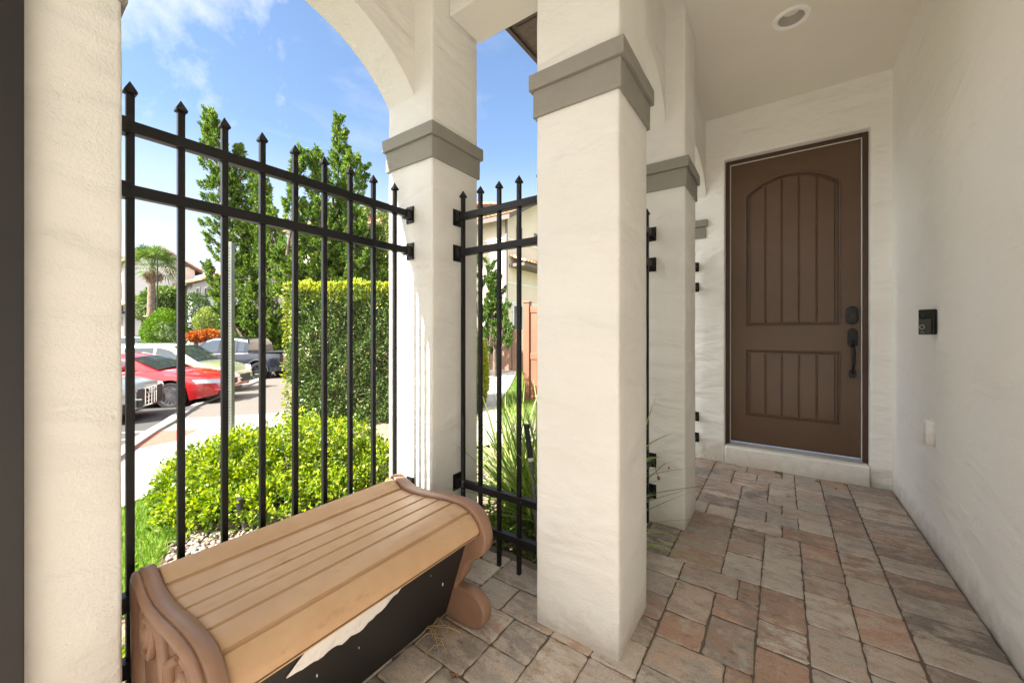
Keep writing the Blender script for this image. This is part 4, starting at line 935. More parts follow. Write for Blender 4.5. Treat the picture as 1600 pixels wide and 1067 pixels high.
# bright shrub in front of the railing: stems, inner leaves, bright sprays
def shrub():
    c0 = at(420, 3.0); t = thing('golden_shrub', (c0.x, c0.y, g(c0.x)), 'bright yellow green shrub just outside the long railing', 'shrub')
    lumps = [(x, d, EYE - (y - HY) / F_PX * d - r[2] - .0, r) for x, d, y, r in [(322, 3.15, 704, (.32, .34, .25)), (362, 3.1, 680, (.38, .38, .30)), (415, 3.2, 664, (.42, .40, .36)), (478, 3.35, 650, (.42, .42, .40)), (535, 3.4, 662, (.36, .36, .34)), (590, 3.4, 690, (.30, .32, .28)), (312, 2.8, 755, (.22, .26, .2)), (350, 2.75, 760, (.30, .28, .24)), (430, 2.8, 745, (.3, .3, .28)), (510, 3.0, 730, (.28, .3, .28))]]
    P, D, PI, DI = [], [], [], []; st = MB()
    for i, (px_, d, z, r) in enumerate(lumps):
        c = at(px_, d); zz = z
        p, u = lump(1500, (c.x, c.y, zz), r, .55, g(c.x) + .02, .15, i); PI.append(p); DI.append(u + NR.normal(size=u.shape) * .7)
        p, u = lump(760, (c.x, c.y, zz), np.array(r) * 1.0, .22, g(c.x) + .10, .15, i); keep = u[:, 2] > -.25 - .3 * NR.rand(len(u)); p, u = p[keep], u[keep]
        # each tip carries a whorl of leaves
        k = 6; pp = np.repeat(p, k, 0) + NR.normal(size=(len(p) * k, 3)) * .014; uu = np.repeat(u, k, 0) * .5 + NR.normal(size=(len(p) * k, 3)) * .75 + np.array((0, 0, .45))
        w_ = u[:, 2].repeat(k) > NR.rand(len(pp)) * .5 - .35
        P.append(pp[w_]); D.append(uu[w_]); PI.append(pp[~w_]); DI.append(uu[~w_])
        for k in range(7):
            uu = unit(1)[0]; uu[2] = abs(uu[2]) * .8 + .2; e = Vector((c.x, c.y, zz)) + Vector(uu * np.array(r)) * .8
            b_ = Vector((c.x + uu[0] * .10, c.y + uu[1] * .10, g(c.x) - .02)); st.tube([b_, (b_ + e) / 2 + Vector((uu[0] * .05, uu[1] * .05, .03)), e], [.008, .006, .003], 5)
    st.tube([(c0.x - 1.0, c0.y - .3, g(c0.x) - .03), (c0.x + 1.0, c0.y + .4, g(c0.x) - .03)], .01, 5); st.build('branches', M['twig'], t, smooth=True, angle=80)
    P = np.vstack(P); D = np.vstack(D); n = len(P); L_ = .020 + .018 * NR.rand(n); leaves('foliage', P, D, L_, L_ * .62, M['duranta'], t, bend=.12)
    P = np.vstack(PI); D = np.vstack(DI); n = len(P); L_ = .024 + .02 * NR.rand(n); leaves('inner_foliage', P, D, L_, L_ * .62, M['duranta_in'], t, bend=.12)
shrub()
# small weeds by the near railing
def weeds(c, n, r, label, m_, name='low_plant', L0=.03, h=.1):
    t = thing(name, (c[0], c[1], g(c[0])), label, 'plant')
    p = np.column_stack([c[0] + NR.normal(size=n) * r, c[1] + NR.normal(size=n) * r, g(c[0]) + NR.rand(n) * h]); D = NR.normal(size=(n, 3)) * .8 + np.array((0, 0, .7))
    leaves('foliage', p, D, L0 * (.6 + .8 * NR.rand(n)), L0 * .5, m_, t); return t
weeds((-2.05, .38, 0), 140, .08, 'small bright weed growing outside the railing at the near end of the bench', M['duranta'], L0=.035)
weeds((-1.45, 2.05, 0), 500, .16, 'low green creeping plant in the mulch behind the short railing', M['topiary'], L0=.04, h=.12)
weeds((-1.20, 1.86, 0), 120, .08, 'small dark weed at the edge of the pavers below the short railing', M['topiary2'], L0=.035, h=.06)
def strappy(c, n, L0, label, seed, lean=(0, 0), w0=.014):
    rs = random.Random(seed); t = thing('strappy_plant', (c[0], c[1], g(c[0])), label, 'plant', None); v, f = [], []
    for i in range(n):
        a = rs.random() * 6.283; el = R(rs.uniform(25, 82)); L_ = L0 * rs.uniform(.55, 1.1); w_ = w0 * rs.uniform(.6, 1.25); p = Vector((c[0] + rs.gauss(0, .05), c[1] + rs.gauss(0, .05), g(c[0])))
        dr = Vector((math.cos(a) * math.cos(el) + lean[0], math.sin(a) * math.cos(el) + lean[1], math.sin(el))).normalized(); k = 7; b0 = len(v); sag = rs.uniform(.02, .16)
        for j in range(k + 1):
            s = j / k; q = p + dr * L_ * s - Vector((0, 0, 1)) * sag * L_ * 2.2 * s * s; sd = dr.cross(Vector((0, 0, 1))).normalized(); ww = w_ * (1 - s ** 2.5) * .5 + .0006
            v += [q + sd * ww, q - Vector((0, 0, ww * .5)), q - sd * ww]
        for j in range(k):
            for q in (0, 1): f.append((b0 + 3 * j + q, b0 + 3 * j + q + 1, b0 + 3 * j + q + 4, b0 + 3 * j + q + 3))
    me = bpy.data.meshes.new('foliage'); me.from_pydata([tuple(q - t.location) for q in v], [], f); me.materials.append(M['strap']); o = bpy.data.objects.new('foliage', me); COL.objects.link(o); o.parent = t
    return t
c = at(852, 2.55); strappy((c.x, c.y), 190, 1.16, 'clump of long strappy leaves right behind the short railing, beside the centre column', 1, (-.10, .0), .018)
c = at(812, 2.9); strappy((c.x, c.y), 140, .95, 'lower clump of strappy leaves behind the black tool handle', 2, (-.1, 0), .014)
c = at(792, 3.9); strappy((c.x, c.y), 90, .66, 'small pale clump of strappy leaves near the garden path', 4, (0, 0), .012)
c = at(905, 2.4); strappy((c.x, c.y), 60, .85, 'clump of strappy leaves hidden behind the centre column with tips past its right edge', 6, (.1, 0), .016)
# leaf blades that poke through the railing beside the third column
t = thing('leaf_sprig', (-.72, 2.28, 0), 'few green blades and a dry seed stem poking through the railing by the column', 'plant')
b = MB(); 
def blade(p0, p1, w_, sag=.02):
    p0, p1 = Vector(p0), Vector(p1); d = (p1 - p0); sd = d.cross(Vector((.3, .2, 1))).normalized(); v = []; k = 6
    for j in range(k + 1):
        s = j / k; q = p0 + d * s + Vector((0, 0, sag * math.sin(math.pi * s))); ww = w_ * (1 - s ** 2) * .5 + .0004; v += [q + sd * ww, q - sd * ww]
    b = MB(); b.add(v, [(2 * j, 2 * j + 1, 2 * j + 3, 2 * j + 2) for j in range(k)]); b.build('leaf', M['strap'], t)
def wp(x, y, Y): r = ray(x, y); q = Y / r[1]; return (r[0] * q, Y, EYE + r[2] * q)
blade(wp(1000, 700, 2.15), wp(1025, 620, 2.2), .030); blade(wp(996, 708, 2.15), wp(1062, 674, 2.25), .028); blade(wp(996, 728, 2.15), wp(1034, 715, 2.22), .045); blade(wp(1000, 722, 2.15), wp(1064, 730, 2.25), .006)
blade(wp(1000, 862, 1.95), wp(1052, 848, 2.02), .010); blade(wp(1002, 850, 1.95), wp(1034, 872, 2.0), .010); blade(wp(1000, 800, 2.2), wp(1042, 794, 2.25), .004)
b = MB(); b.tube([wp(1022, 724, 2.2), wp(1028, 745, 2.2)], .0015, 5); b.build('stem', M['stick'], t); b = MB(); b.lathe([(.001, -.012), (.009, -.004), (.008, .006), (.001, .014)], wp(1029, 747, 2.2), n=8); b.build('seed_head', M['stick'], t); b = MB(); b.lathe([(.001, -.008), (.006, 0), (.001, .008)], wp(1045, 731, 2.22), n=8); b.build('seed_head', M['stick'], t)
# round bushes, red shrubs and low hedges beyond the street
def bush(x, y_top, y_bot, wpx, d, m_, label, n=4200, name='round_bush', group='bushes beyond the parked cars', cone=False, leaf=.11, cat='bush'):
    c = at(x, d, (y_top + y_bot) / 2); px = d / F_PX; r = (wpx / 2 * px, wpx / 2 * px, (y_bot - y_top) / 2 * px); t = thing(name, (c.x, c.y, g(c.x)), label, cat, group)
    p, u = lump(n, c, r, .30, None, .07, x)
    if cone: k = np.clip((p[:, 2] - c.z) / r[2], -1, 1); s = 1.12 - .38 * (k + 1) / 2 * 1.2; p[:, 0] = c.x + (p[:, 0] - c.x) * s; p[:, 1] = c.y + (p[:, 1] - c.y) * s
    L_ = leaf * (.6 + .8 * NR.rand(n)); leaves('foliage', p, u * .8 + NR.normal(size=u.shape) * .6 + np.array((0, 0, .3)), L_[:len(p)], L_[:len(p)] * .5, m_, t)
    b = MB(); b.tube([(c.x, c.y, g(c.x) - .1), (c.x, c.y, c.z)], [.08, .05], 6); b.build('trunk', M['bark'], t); return t
bush(257, 484, 550, 62, 24, M['topiary'], 'bright green cone shaped bush below the palm', cone=True, n=6500, leaf=.13)
bush(305, 459, 530, 46, 27, M['topiary2'], 'dark green round bush in front of the white orange roofed house', n=6000, leaf=.13)
bush(328, 481, 526, 40, 24, M['topiary3'], 'pale green dome shaped bush right of the dark round bush', n=4500, leaf=.12)
bush(352, 470, 530, 40, 29, M['topiary2'], 'dark bush behind the grey pole', n=3000, leaf=.13)
for i, (x, y0, y1, w_) in enumerate([(308, 518, 534, 26), (328, 515, 533, 28), (347, 516, 534, 24)]):
    bush(x, y0, y1, w_, 22, M['croton'], ['leftmost of three orange red low shrubs behind the parked cars', 'middle of three orange red low shrubs behind the parked cars', 'rightmost of three orange red low shrubs, beside the pole'][i], n=2200, name='red_shrub', group='orange red shrubs beyond the cars', leaf=.10, cat='shrub')
bush(385, 517, 545, 60, 23, M['hedge_bright'], 'low yellow green shrub above the dark blue pickup', n=4000, group='bushes beyond the parked cars', leaf=.1)
bush(430, 500, 560, 70, 24, M['topiary2'], 'dark shrub at the foot of the leaning juniper', n=3500, leaf=.13)
bush(350, 540, 560, 24, 25, M['topiary2'], 'small dark shrub behind the orange red shrubs', n=900, leaf=.1)
c = at(750, 7.2); weeds((c.x, c.y), 10, .1, 'x', M['topiary']).name  # placeholder replaced below
for o in [q for q in bpy.data.objects if q.get('label') == 'x']:
    for ch in list(o.children): bpy.data.objects.remove(ch)
    bpy.data.objects.remove(o)
bush(743, 520, 650, 40, 7.4, M['hedge_bright'], 'narrow green shrub beside the garden path next to the column', n=9000, name='round_bush', group=None, leaf=.05)

# palm
def palm():
    d = 30; base = at(233, d); top = at(238, d, 418); t = thing('fan_palm', (base.x, base.y, g(base.x)), 'fan palm with hanging dead fronds beyond the parked cars', 'palm tree')
    b = MB(); n = 22; pts = []; rs = []
    for i in range(n + 1): s = i / n; pts.append((base.x + (top.x - base.x) * s, base.y + (top.y - base.y) * s, g(base.x) - .2 + (top.z - g(base.x) + .2) * s)); rs.append(.25 - .05 * s + (.03 if i % 2 else 0))
    b.tube(pts, rs, 12); b.build('trunk', M['palmbark'], t, smooth=True, angle=60)
    def fans(n_, elo, ehi, L0, m_, name, droop):
        v, f = [], []
        for i in range(n_):
            a = rnd.random() * 6.283; el = R(rnd.uniform(elo, ehi)); dr = Vector((math.cos(a) * math.cos(el), math.sin(a) * math.cos(el), math.sin(el))); pl = L0 * rnd.uniform(.45, .6); hub = Vector(top) + dr * pl
            sd = dr.cross(Vector((0, 0, 1))).normalized(); up = sd.cross(dr); b0 = len(v); v += [Vector(top) + sd * .02, Vector(top) - sd * .02, hub - sd * .02, hub + sd * .02]; f.append((b0, b0 + 1, b0 + 2, b0 + 3))
            for k in range(15):
                an = R(-105 + 210 * k / 14); q = (dr * math.cos(an) + sd * math.sin(an)); l = L0 * rnd.uniform(.42, .55); pp = sd * math.cos(an) - dr * math.sin(an); tip = hub + q * l - Vector((0, 0, droop * l * rnd.uniform(.5, 1.2))); mid = hub + q * l * .55
                b0 = len(v); v += [hub, mid + pp * .045, tip, mid - pp * .045]; f.append((b0, b0 + 1, b0 + 2, b0 + 3))
        me = bpy.data.meshes.new(name); me.from_pydata([tuple(q - t.location) for q in v], [], f); me.materials.append(m_); o = bpy.data.objects.new(name, me); COL.objects.link(o); o.parent = t
    fans(46, -25, 80, 2.15, M['palm'], 'crown', .4); fans(14, -75, -40, 1.1, M['thatch'], 'dead_fronds', .4)
palm()
bush(255, 450, 500, 52, 33, M['palm'], 'feathery dark green palm clump behind the tall palm trunk', n=3800, name='palm_clump', group=None, leaf=.3)
bush(222, 462, 500, 34, 33, M['topiary3'], 'light green bush left of the tall palm trunk', n=1800, leaf=.18)

# ================================================================== HOUSES
def tiles(mb_target, p0, p1, p2, p3, rows, cols, r=.11):
    """pan tiles over the quad p0 p1 (eave) p2 p3 (ridge): little half-round barrels, one island each"""
    v, f = mb_target.v, mb_target.f; p0, p1, p2, p3 = map(Vector, (p0, p1, p2, p3)); nrm = (p1 - p0).cross(p3 - p0).normalized()
    if nrm.z < 0: nrm = -nrm
    for j in range(rows):
        for i in range(cols):
            def q(u, w_): return (p0 * (1 - u) + p1 * u) * (1 - w_) + (p3 * (1 - u) + p2 * u) * w_
            u0, u1, w0, w1 = i / cols, (i + 1) / cols, j / rows, (j + 1.15) / rows; w1 = min(w1, 1); b0 = len(v)
            for w_, lift in ((w0, .05), (w1, .0)):
                for k in range(5): a = math.pi * k / 4; u = u0 + (u1 - u0) * (.5 - .5 * math.cos(a)); hh = math.sin(a) * ((p1 - p0).length / cols) * .42; v.append(tuple(q(u, w_) + nrm * (hh + lift)))
            for k in range(4): f.append((b0 + k, b0 + k + 1, b0 + 5 + k + 1, b0 + 5 + k)); mb_target.m.append(0)
            f.append((b0, b0 + 1, b0 + 2, b0 + 3, b0 + 4)); mb_target.m.append(0)
def window(parent, o, u, up, w_, h, n, divs=(2, 1), frame=None):
    """window centred at o on a wall with outward normal n"""
    o, u, up, n = Vector(o), Vector(u), Vector(up), Vector(n); fm = frame or M['pipe']
    b = MB(); b.obox(o + n * .01, u, n, up, w_ / 2, .02, h / 2); gl = b.build('window', M['winglass'], parent)
    b = MB(); t = .05
    for s in (-1, 1): b.obox(o + u * s * (w_ / 2) + n * .04, u, n, up, t, .035, h / 2 + t); b.obox(o + up * s * (h / 2 + .001) + n * .04, u, n, up, w_ / 2 - t - .001, .034, t)
    for k in range(1, divs[0]): b.obox(o + u * (w_ * (k / divs[0] - .5)) + n * .045, u, n, up, .025, .02, h / 2 - t - .001)
    l = parent.location; me = b.build('frame', fm); me.parent = gl
    for v in me.data.vertices: v.co -= l
def gable_house(name, x0, x1, y0, y1, zb, ze, zr, label, wall, ridge='x', over=.6, cols=30, rows=10, hip=False, rz=0, pipes=(), loc=None):
    t = thing(name, loc or ((x0 + x1) / 2, (y0 + y1) / 2, zb), label, 'house'); b = MB(); yc, xc = (y0 + y1) / 2, (x0 + x1) / 2
    zb = zb - .4
    if ridge == 'x':
        b.prism([(y0, zb), (y1, zb), (y1, ze), (yc, zr if not hip else ze + .01), (y0, ze)], 'x', x0, x1)
        k = (zr - ze) / (yc - y0); e = over; zo = ze - k * e + .12
        A = [(x0 - e, y0 - e, zo), (x1 + e, y0 - e, zo), (x1 + e - (0 if not hip else e + yc - y0), yc, zr + .12), (x0 - e + (0 if not hip else e + yc - y0), yc, zr + .12), (x0 - e, y1 + e, zo), (x1 + e, y1 + e, zo)]
        planes = [(A[0], A[1], A[2], A[3]), (A[5], A[4], A[3], A[2])]; hips = [(A[1], A[5], A[2]), (A[4], A[0], A[3])] if hip else []
    else:
        b.prism([(x0, zb), (x1, zb), (x1, ze), (xc, zr if not hip else ze + .01), (x0, ze)], 'y', y0, y1)
        k = (zr - ze) / (xc - x0); e = over; zo = ze - k * e + .12
        A = [(x1 + e, y0 - e, zo), (x1 + e, y1 + e, zo), (xc, y1 + e - (0 if not hip else e + xc - x0), zr + .12), (xc, y0 - e + (0 if not hip else e + xc - x0), zr + .12), (x0 - e, y0 - e, zo), (x0 - e, y1 + e, zo)]
        planes = [(A[0], A[1], A[2], A[3]), (A[5], A[4], A[3], A[2])]; hips = [(A[4], A[0], A[3]), (A[1], A[5], A[2])] if hip else []
    b.build('wall', wall, t)
    rb = MB(); tb = MB()
    for P in planes:
        v = [Vector(p) for p in P]; dn = Vector((0, 0, -.16)); rb.add(v + [p + dn for p in v], [(0, 1, 2, 3), (7, 6, 5, 4)] + [(i, (i + 1) % 4, 4 + (i + 1) % 4, 4 + i) for i in range(4)]); tiles(tb, *P, rows, cols)
    for P in hips:
        v = [Vector(p) for p in P]; dn = Vector((0, 0, -.16)); rb.add(v + [p + dn for p in v], [(0, 1, 2), (5, 4, 3)] + [(i, (i + 1) % 3, 3 + (i + 1) % 3, 3 + i) for i in range(3)]); tiles(tb, P[0], P[1], P[2], P[2], rows, max(6, int(cols * .5)))
    r_ = rb.build('roof', M['fascia'], t); ro = tb.build('tiles', M['tile'], None, smooth=True, angle=60, fix=False); ro.parent = r_
    l = t.location
    for v in ro.data.vertices: v.co -= l
    return t
# three storey cream house seen through the short railing
hA = gable_house('cream_house', -38, -22.2, 30.0, 44, -1.0, 11.0, 13.6, 'tall cream three storey house with clay tile roof beyond the lawn', M['housewall'], 'x', .7, 46, 12) if False else None
def big_house():
    # corner nearest the camera is seen at column 790; sunlit face looks along -Y, shaded gable face along +X
    d = 24; c = at(791, d); X1, Y0 = c.x, c.y; L_ = 9.0; W_ = 8.5; t = thing('cream_house', (X1, Y0, g(X1)), 'tall cream three storey house with clay tile roof and grey downpipe beyond the lawn', 'house')
    ze = at(791, d, 335).z; zr = at(780, d, 306).z + 1.2; zb = g(X1) - .3; yc = Y0 + W_ / 2
    b = MB(); b.prism([(Y0, zb), (Y0 + W_, zb), (Y0 + W_, ze), (yc, ze + (zr - ze) * .9), (Y0, ze)], 'x', X1 - L_, X1); b.build('wall', M['housewall'], t)
    e = .8; k = (zr - ze) / (yc - Y0); zo = ze - k * e + .15; A = [(X1 - L_ - e, Y0 - e, zo), (X1 + e, Y0 - e, zo), (X1 + e, yc, zr), (X1 - L_ - e, yc, zr)]; B_ = [(X1 + e, Y0 + W_ + e, zo), (X1 - L_ - e, Y0 + W_ + e, zo), (X1 - L_ - e, yc, zr), (X1 + e, yc, zr)]
    rb = MB(); tb = MB()
    for P in (A, B_):
        v = [Vector(p) for p in P]; dn = Vector((0, 0, -.28)); rb.add(v + [p + dn for p in v], [(0, 1, 2, 3), (7, 6, 5, 4)] + [(i, (i + 1) % 4, 4 + (i + 1) % 4, 4 + i) for i in range(4)]); tiles(tb, *P, 12, 34)
    r_ = rb.build('roof', M['soffit'], t); ro = tb.build('tiles', M['tile'], None, smooth=True, angle=60, fix=False); ro.parent = r_
    for v in ro.data.vertices: v.co -= t.location
    b = MB(); b.box(X1 + .02, X1 + .14, Y0 - .16, Y0 - .04, zb, ze - .2); b.build('downpipe', M['pipe'], t)
    # string course and storey step
    b = MB(); z = at(791, d, 372).z; 
    for yy in (372, 441, 472): z = at(791, d, yy).z; b.box(X1 - L_ - .05, X1 + .05, Y0 - .05, Y0 + W_, z - .06, z + .06)
    b.build('string_course', M['housewhite'], t)
    # pent roof on the gable face, with its fascia
    z = at(805, d, 410).z; b = MB(); b.box(X1 + .001, X1 + 1.15, Y0 + .3, Y0 + 7.5, z - .25, z - .05); rr = b.build('pent_roof', M['soffit'], t)
    tb = MB(); tiles(tb, (X1 + 1.2, Y0 + .3, z - .04), (X1 + 1.2, Y0 + 7.5, z - .04), (X1 + .01, Y0 + 7.5, z + .45), (X1 + .01, Y0 + .3, z + .45), 3, 22)
    ro = tb.build('tiles', M['tile'], None, smooth=True, angle=60, fix=False); ro.parent = rr
    for v in ro.data.vertices: v.co -= t.location
    for i in range(3):
        for zz in (ze - .9,): window(t, (X1 + .005, Y0 + 1.4 + 2.2 * i, zz), (0, 1, 0), (0, 0, 1), .5, .7, (1, 0, 0), (1, 1))
    z = at(800, d, 497).z; window(t, (X1 + .005, Y0 + 1.5, z), (0, 1, 0), (0, 0, 1), 1.6, 1.7, (1, 0, 0), (3, 1), M['housewhite'])
    window(t, (X1 + .005, Y0 + 4.6, z), (0, 1, 0), (0, 0, 1), 1.6, 1.7, (1, 0, 0), (3, 1), M['housewhite'])
big_house()
c = at(812, 33); gable_house('cream_house', c.x - .4, c.x + 9, c.y, c.y + 9, g(c.x), at(812, 33, 472).z, at(812, 33, 436).z + .6, 'low cream house with orange tile roof just above the tan fence', M['housewall'], 'x', .6, 26, 9)
c = at(836, 44); gable_house('cream_house', c.x - 2.0, c.x + 8, c.y, c.y + 8, g(c.x), at(812, 44, 452).z, at(812, 44, 424).z, 'distant cream house showing only a strip of brown tile roof above the low house', M['housewhite'], 'y', .6, 20, 8)
# houses on the left, far beyond the street
c = at(283, 40); hB = gable_house('white_house', c.x - 14, c.x + 7.0, c.y - 1.0, c.y + 9, g(c.x), at(300, 40, 452).z, at(300, 40, 428).z + .4, 'white two storey house with bright orange tile roof beyond the round bushes', M['housewhite'], 'x', .6, 40, 10)
hB_y = c.y - 1.0
for px_ in (311, 324, 338):
    r = ray(px_, 457); q = hB_y / r[1]; window(hB, (r[0] * q, hB_y - .005, EYE + r[2] * q), (1, 0, 0), (0, 0, 1), .85, .8, (0, -1, 0), (1, 1))
b = MB(); r = ray(292, 470); q = hB_y / r[1]; b.box(r[0] * q - .06, r[0] * q + .06, hB_y - .16, hB_y - .04, -1, EYE + .13 * q); b.build('downpipe', M['pipe'], hB)
c = at(190, 34); hC = gable_house('white_house', c.x - 8, c.x + .6, c.y, c.y + 5, g(c.x), at(196, 34, 412).z, at(196, 34, 396).z + .6, 'white house at the far left behind the palm with a garage', M['housewhite'], 'x', .5, 24, 8)
hy_ = c.y
r = ray(213, 455); q = hy_ / r[1]; window(hC, (c.x - .6, hy_ - .005, EYE + 63 / F_PX * 34), (1, 0, 0), (0, 0, 1), 1.5, 1.4, (0, -1, 0), (2, 1))
b = MB(); z = at(213, 34, 488).z; b.box(c.x - 6, c.x + 2.4, hy_ - 1.1, hy_ - .001, z - .15, z); pr = b.build('porch_canopy', M['fascia'], hC)
tb = MB(); tiles(tb, (c.x - 6, hy_ - 1.15, z + .01), (c.x + 2.4, hy_ - 1.15, z + .01), (c.x + 2.4, hy_ - .01, z + .7), (c.x - 6, hy_ - .01, z + .7), 4, 24)
ro = tb.build('tiles', M['tile'], None, smooth=True, angle=60, fix=False); ro.parent = pr
for v in ro.data.vertices: v.co -= hC.location
b = MB(); b.box(c.x - 3.6, c.x + .5, hy_ - .03, hy_ - .002, g(c.x), z - .4); b.build('garage_door', M['garage'], hC)
# house hidden behind the juniper trees: its roof shows above the hedge
c = at(600, 27); gable_house('cream_house', c.x - 6.2, c.x + 6, c.y, c.y + 9, g(c.x), at(600, 27, 350).z, at(600, 27, 312).z - .5, 'cream house whose orange roof shows between the tallest juniper and the column', M['housewall'], 'x', .6, 36, 10)
c = at(462, 30); gable_house('cream_house', c.x - 1.2, c.x + 5, c.y, c.y + 6, g(c.x), at(462, 30, 362).z, at(462, 30, 345).z + .3, 'cream house peeking between the two tall junipers below its brown eave', M['housewall'], 'x', .5, 20, 7)

# ================================================================== FENCES, POLE, LAMP, TOOL
def panel_fence(name, p0, p1, h, nposts, m_, label, rail=True, post=.13):
    p0, p1 = Vector(p0), Vector(p1); zb = g(p0.x) - .05; t = thing(name, (p0.x, p0.y, g(p0.x)), label, 'fence'); u = (p1 - p0); L_ = u.length; u.normalize(); n = Vector((-u.y, u.x, 0)); up = Vector((0, 0, 1))
    for i in range(nposts + 1):
        c = p0 + u * (L_ * i / nposts); b = MB(); b.obox((c.x, c.y, zb + (h + .12) / 2), u, n, up, post / 2, post / 2, (h + .12) / 2); b.obox((c.x, c.y, zb + h + .135), u, n, up, post / 2 + .015, post / 2 + .015, .014); b.build('post', m_, t, bevel=.006)
    for i in range(nposts):
        a = p0 + u * (L_ * i / nposts + post / 2 + .002); c = p0 + u * (L_ * (i + 1) / nposts - post / 2 - .002); mid = (a + c) / 2; hl = (c - a).length / 2
        b = MB(); nb = max(3, int(hl * 2 / .15)); bw = hl * 2 / nb
        for k in range(nb): q = a + u * (bw * (k + .5)); b.obox((q.x, q.y, zb + h / 2 + .02), u, n, up, bw / 2 - .004, .012, h / 2 - .06)
        b.build('panel', m_, t, bevel=.003, seg=1)
        for z in (zb + .10, zb + h * .5, zb + h - .02): b = MB(); b.obox((mid.x, mid.y, z), u, n, up, hl, .028, .065); b.build('rail', m_, t, bevel=.004, seg=1)
c = at(824, 8.0); panel_fence('vinyl_fence', (c.x, c.y, 0), (c.x + 3.2, c.y + .45, 0), 1.95, 2, M['vinyl'], 'tan vinyl panel fence with square post close to the centre column')
c = at(830, 17); c2 = at(745, 20); panel_fence('vinyl_fence', (c2.x, c2.y, 0), (c.x, c.y, 0), 2.0, 3, M['vinyl2'], 'darker brown vinyl fence across the lawn in front of the tall house', post=.15)
c = at(361, 6.0); P_ = thing('sign_post', (c.x, c.y, g(c.x)), 'plain grey square metal pole by the sidewalk', 'pole')
b = MB(); rgt = Vector((CT, ST, 0)); fw = Vector((-ST, CT, 0)); zt = at(361, 6.0, 384).z; b.obox((c.x, c.y, (zt + g(c.x)) / 2), rgt, fw, Vector((0, 0, 1)), .036, .036, (zt - g(c.x)) / 2 + .05); b.build('pole', M['pole'], P_, bevel=.006)
b = MB(); 
for z in np.arange(g(c.x) + .2, zt, .05): b.obox((c.x - fw.x * .0365, c.y - fw.y * .0365, z), rgt, fw, Vector((0, 0, 1)), .006, .001, .006)
b.build('bolt_hole', M['bell'], P_)
c = at(246, 27); LP = thing('street_lamp', (c.x, c.y, g(c.x)), 'dark street lamp with curved arm beside the palm', 'street lamp')
b = MB(); b.tube([(c.x, c.y, g(c.x)), at(246, 27, 400)], [.05, .04], 10); b.build('pole', M['dark_metal'], LP, smooth=True, angle=60)
b = MB(); b.tube([at(246, 27, 400), at(252, 27, 391), at(262, 27, 390), at(272, 27, 396), at(280, 27, 408), at(287, 27, 415)], .03, 8); b.build('arm', M['dark_metal'], LP, smooth=True, angle=60)
b = MB(); q = at(289, 27, 416); b.lathe([(.001, .08), (.06, .07), (.22, .02), (.24, 0), (.20, -.03), (.001, -.04)], q, n=20); b.build('lamp_head', M['dark_metal'], LP, smooth=True)
# tool leaning in the plants
T = thing('garden_tool', (-1.2, 2.0, -.06), 'grey pole with black grip standing in the strappy leaves behind the short railing', 'garden tool')
a, c, e = at(823, 2.25, 668), at(829, 2.22, 715), at(846, 2.05, 905)
b = MB(); b.tube([c, a.lerp(c, .5), a], [.017, .016, .015], 14); b.tube([a - Vector((0, 0, .004)), a + Vector((0, 0, .012)), a + Vector((0, 0, .020))], [.017, .020, .017], 14)
for k in range(5): q = c.lerp(a, .15 + .17 * k); b.tube([q, q + (a - c).normalized() * .006], .0178, 12)
b.build('grip', M['tan_handle'], T, smooth=True, angle=40)
b = MB(); b.tube([c + (c - a).normalized() * .02, e], [.0125, .0125], 12); b.build('pole', M['tool_pole'], T, smooth=True)
b = MB(); b.tube([c, c + (c - a).normalized() * .02], [.0175, .014], 12); b.build('collar', M['lamp_rim'], T, smooth=True)
# spot light on a stake under the shrub
q = at(379, 2.62, 770); s0 = Vector((q.x, q.y, g(q.x)))
SL = thing('garden_spotlight', tuple(s0), 'small black spotlight on a pale stake in the shrub', 'garden light')
b = MB(); b.tube([at(375, 2.6, 778), at(378, 2.6, 806)], [.026, .024], 14); b.build('lamp_housing', M['tan_handle'], SL, bevel=.003)
b = MB(); b.tube([at(378, 2.61, 806), at(386, 2.61, 850)], [.012, .009], 10); b.build('stake', M['tool_pole'], SL)

# ================================================================== LITTER ON THE PAVERS
def litter(px, py, s, label, name='dry_leaf'):
    r = ray(px, py); t_ = -EYE / r[2] * .995; x, y = r[0] * t_, r[1] * t_; b = MB(); n = 9; v = []
    for k in range(n): a = 2 * math.pi * k / n; q = s * rnd.uniform(.6, 1.1); v.append((x + q * math.cos(a), y + q * .5 * math.sin(a), .006 + rnd.uniform(0, .010)))
    v.append((x, y, .014)); b.add(v, [(k, (k + 1) % n, n) for k in range(n)]); v2 = [(p[0], p[1], p[2] - .003) for p in v]; b.add(v2, [((k + 1) % n, k, n) for k in range(n)])
    o = b.build(name, M['stick'], fix=False); tag(o, label, 'leaf', 'dry leaves lying on the pavers'); return o
litter(1216, 738, .040, 'largest dry brown leaf, on the pavers below the door step, left of the others'); litter(1278, 752, .026, 'dry brown leaf on the pavers in front of the middle of the door step')
litter(1321, 757, .016, 'tiny dry leaf scrap on the pavers at the right end of the door step'); litter(1233, 776, .014, 'tiny dark leaf scrap one paver row away from the door step'); litter(1306, 764, .010, 'tiny dark speck of leaf between the right and middle scraps by the door step')
litter(708, 1054, .022, 'brown leaf fragment on the pavers in front of the black bench panel')
t = thing('dry_twig_pile', (-1.13, 1.10, 0), 'small tangle of dry grass and leaves on the pavers by the bench foot', 'debris')
b = MB()
for i in range(14):
    a = rnd.random() * 6.28; c = Vector((-1.13 + rnd.uniform(-.05, .05), 1.10 + rnd.uniform(-.06, .06), .006)); d = Vector((math.cos(a), math.sin(a), 0)) * rnd.uniform(.02, .06); b.tube([c - d, c + Vector((0, 0, rnd.uniform(.005, .03))), c + d], .0016, 5)
b.build('twigs', M['scrap'], t)

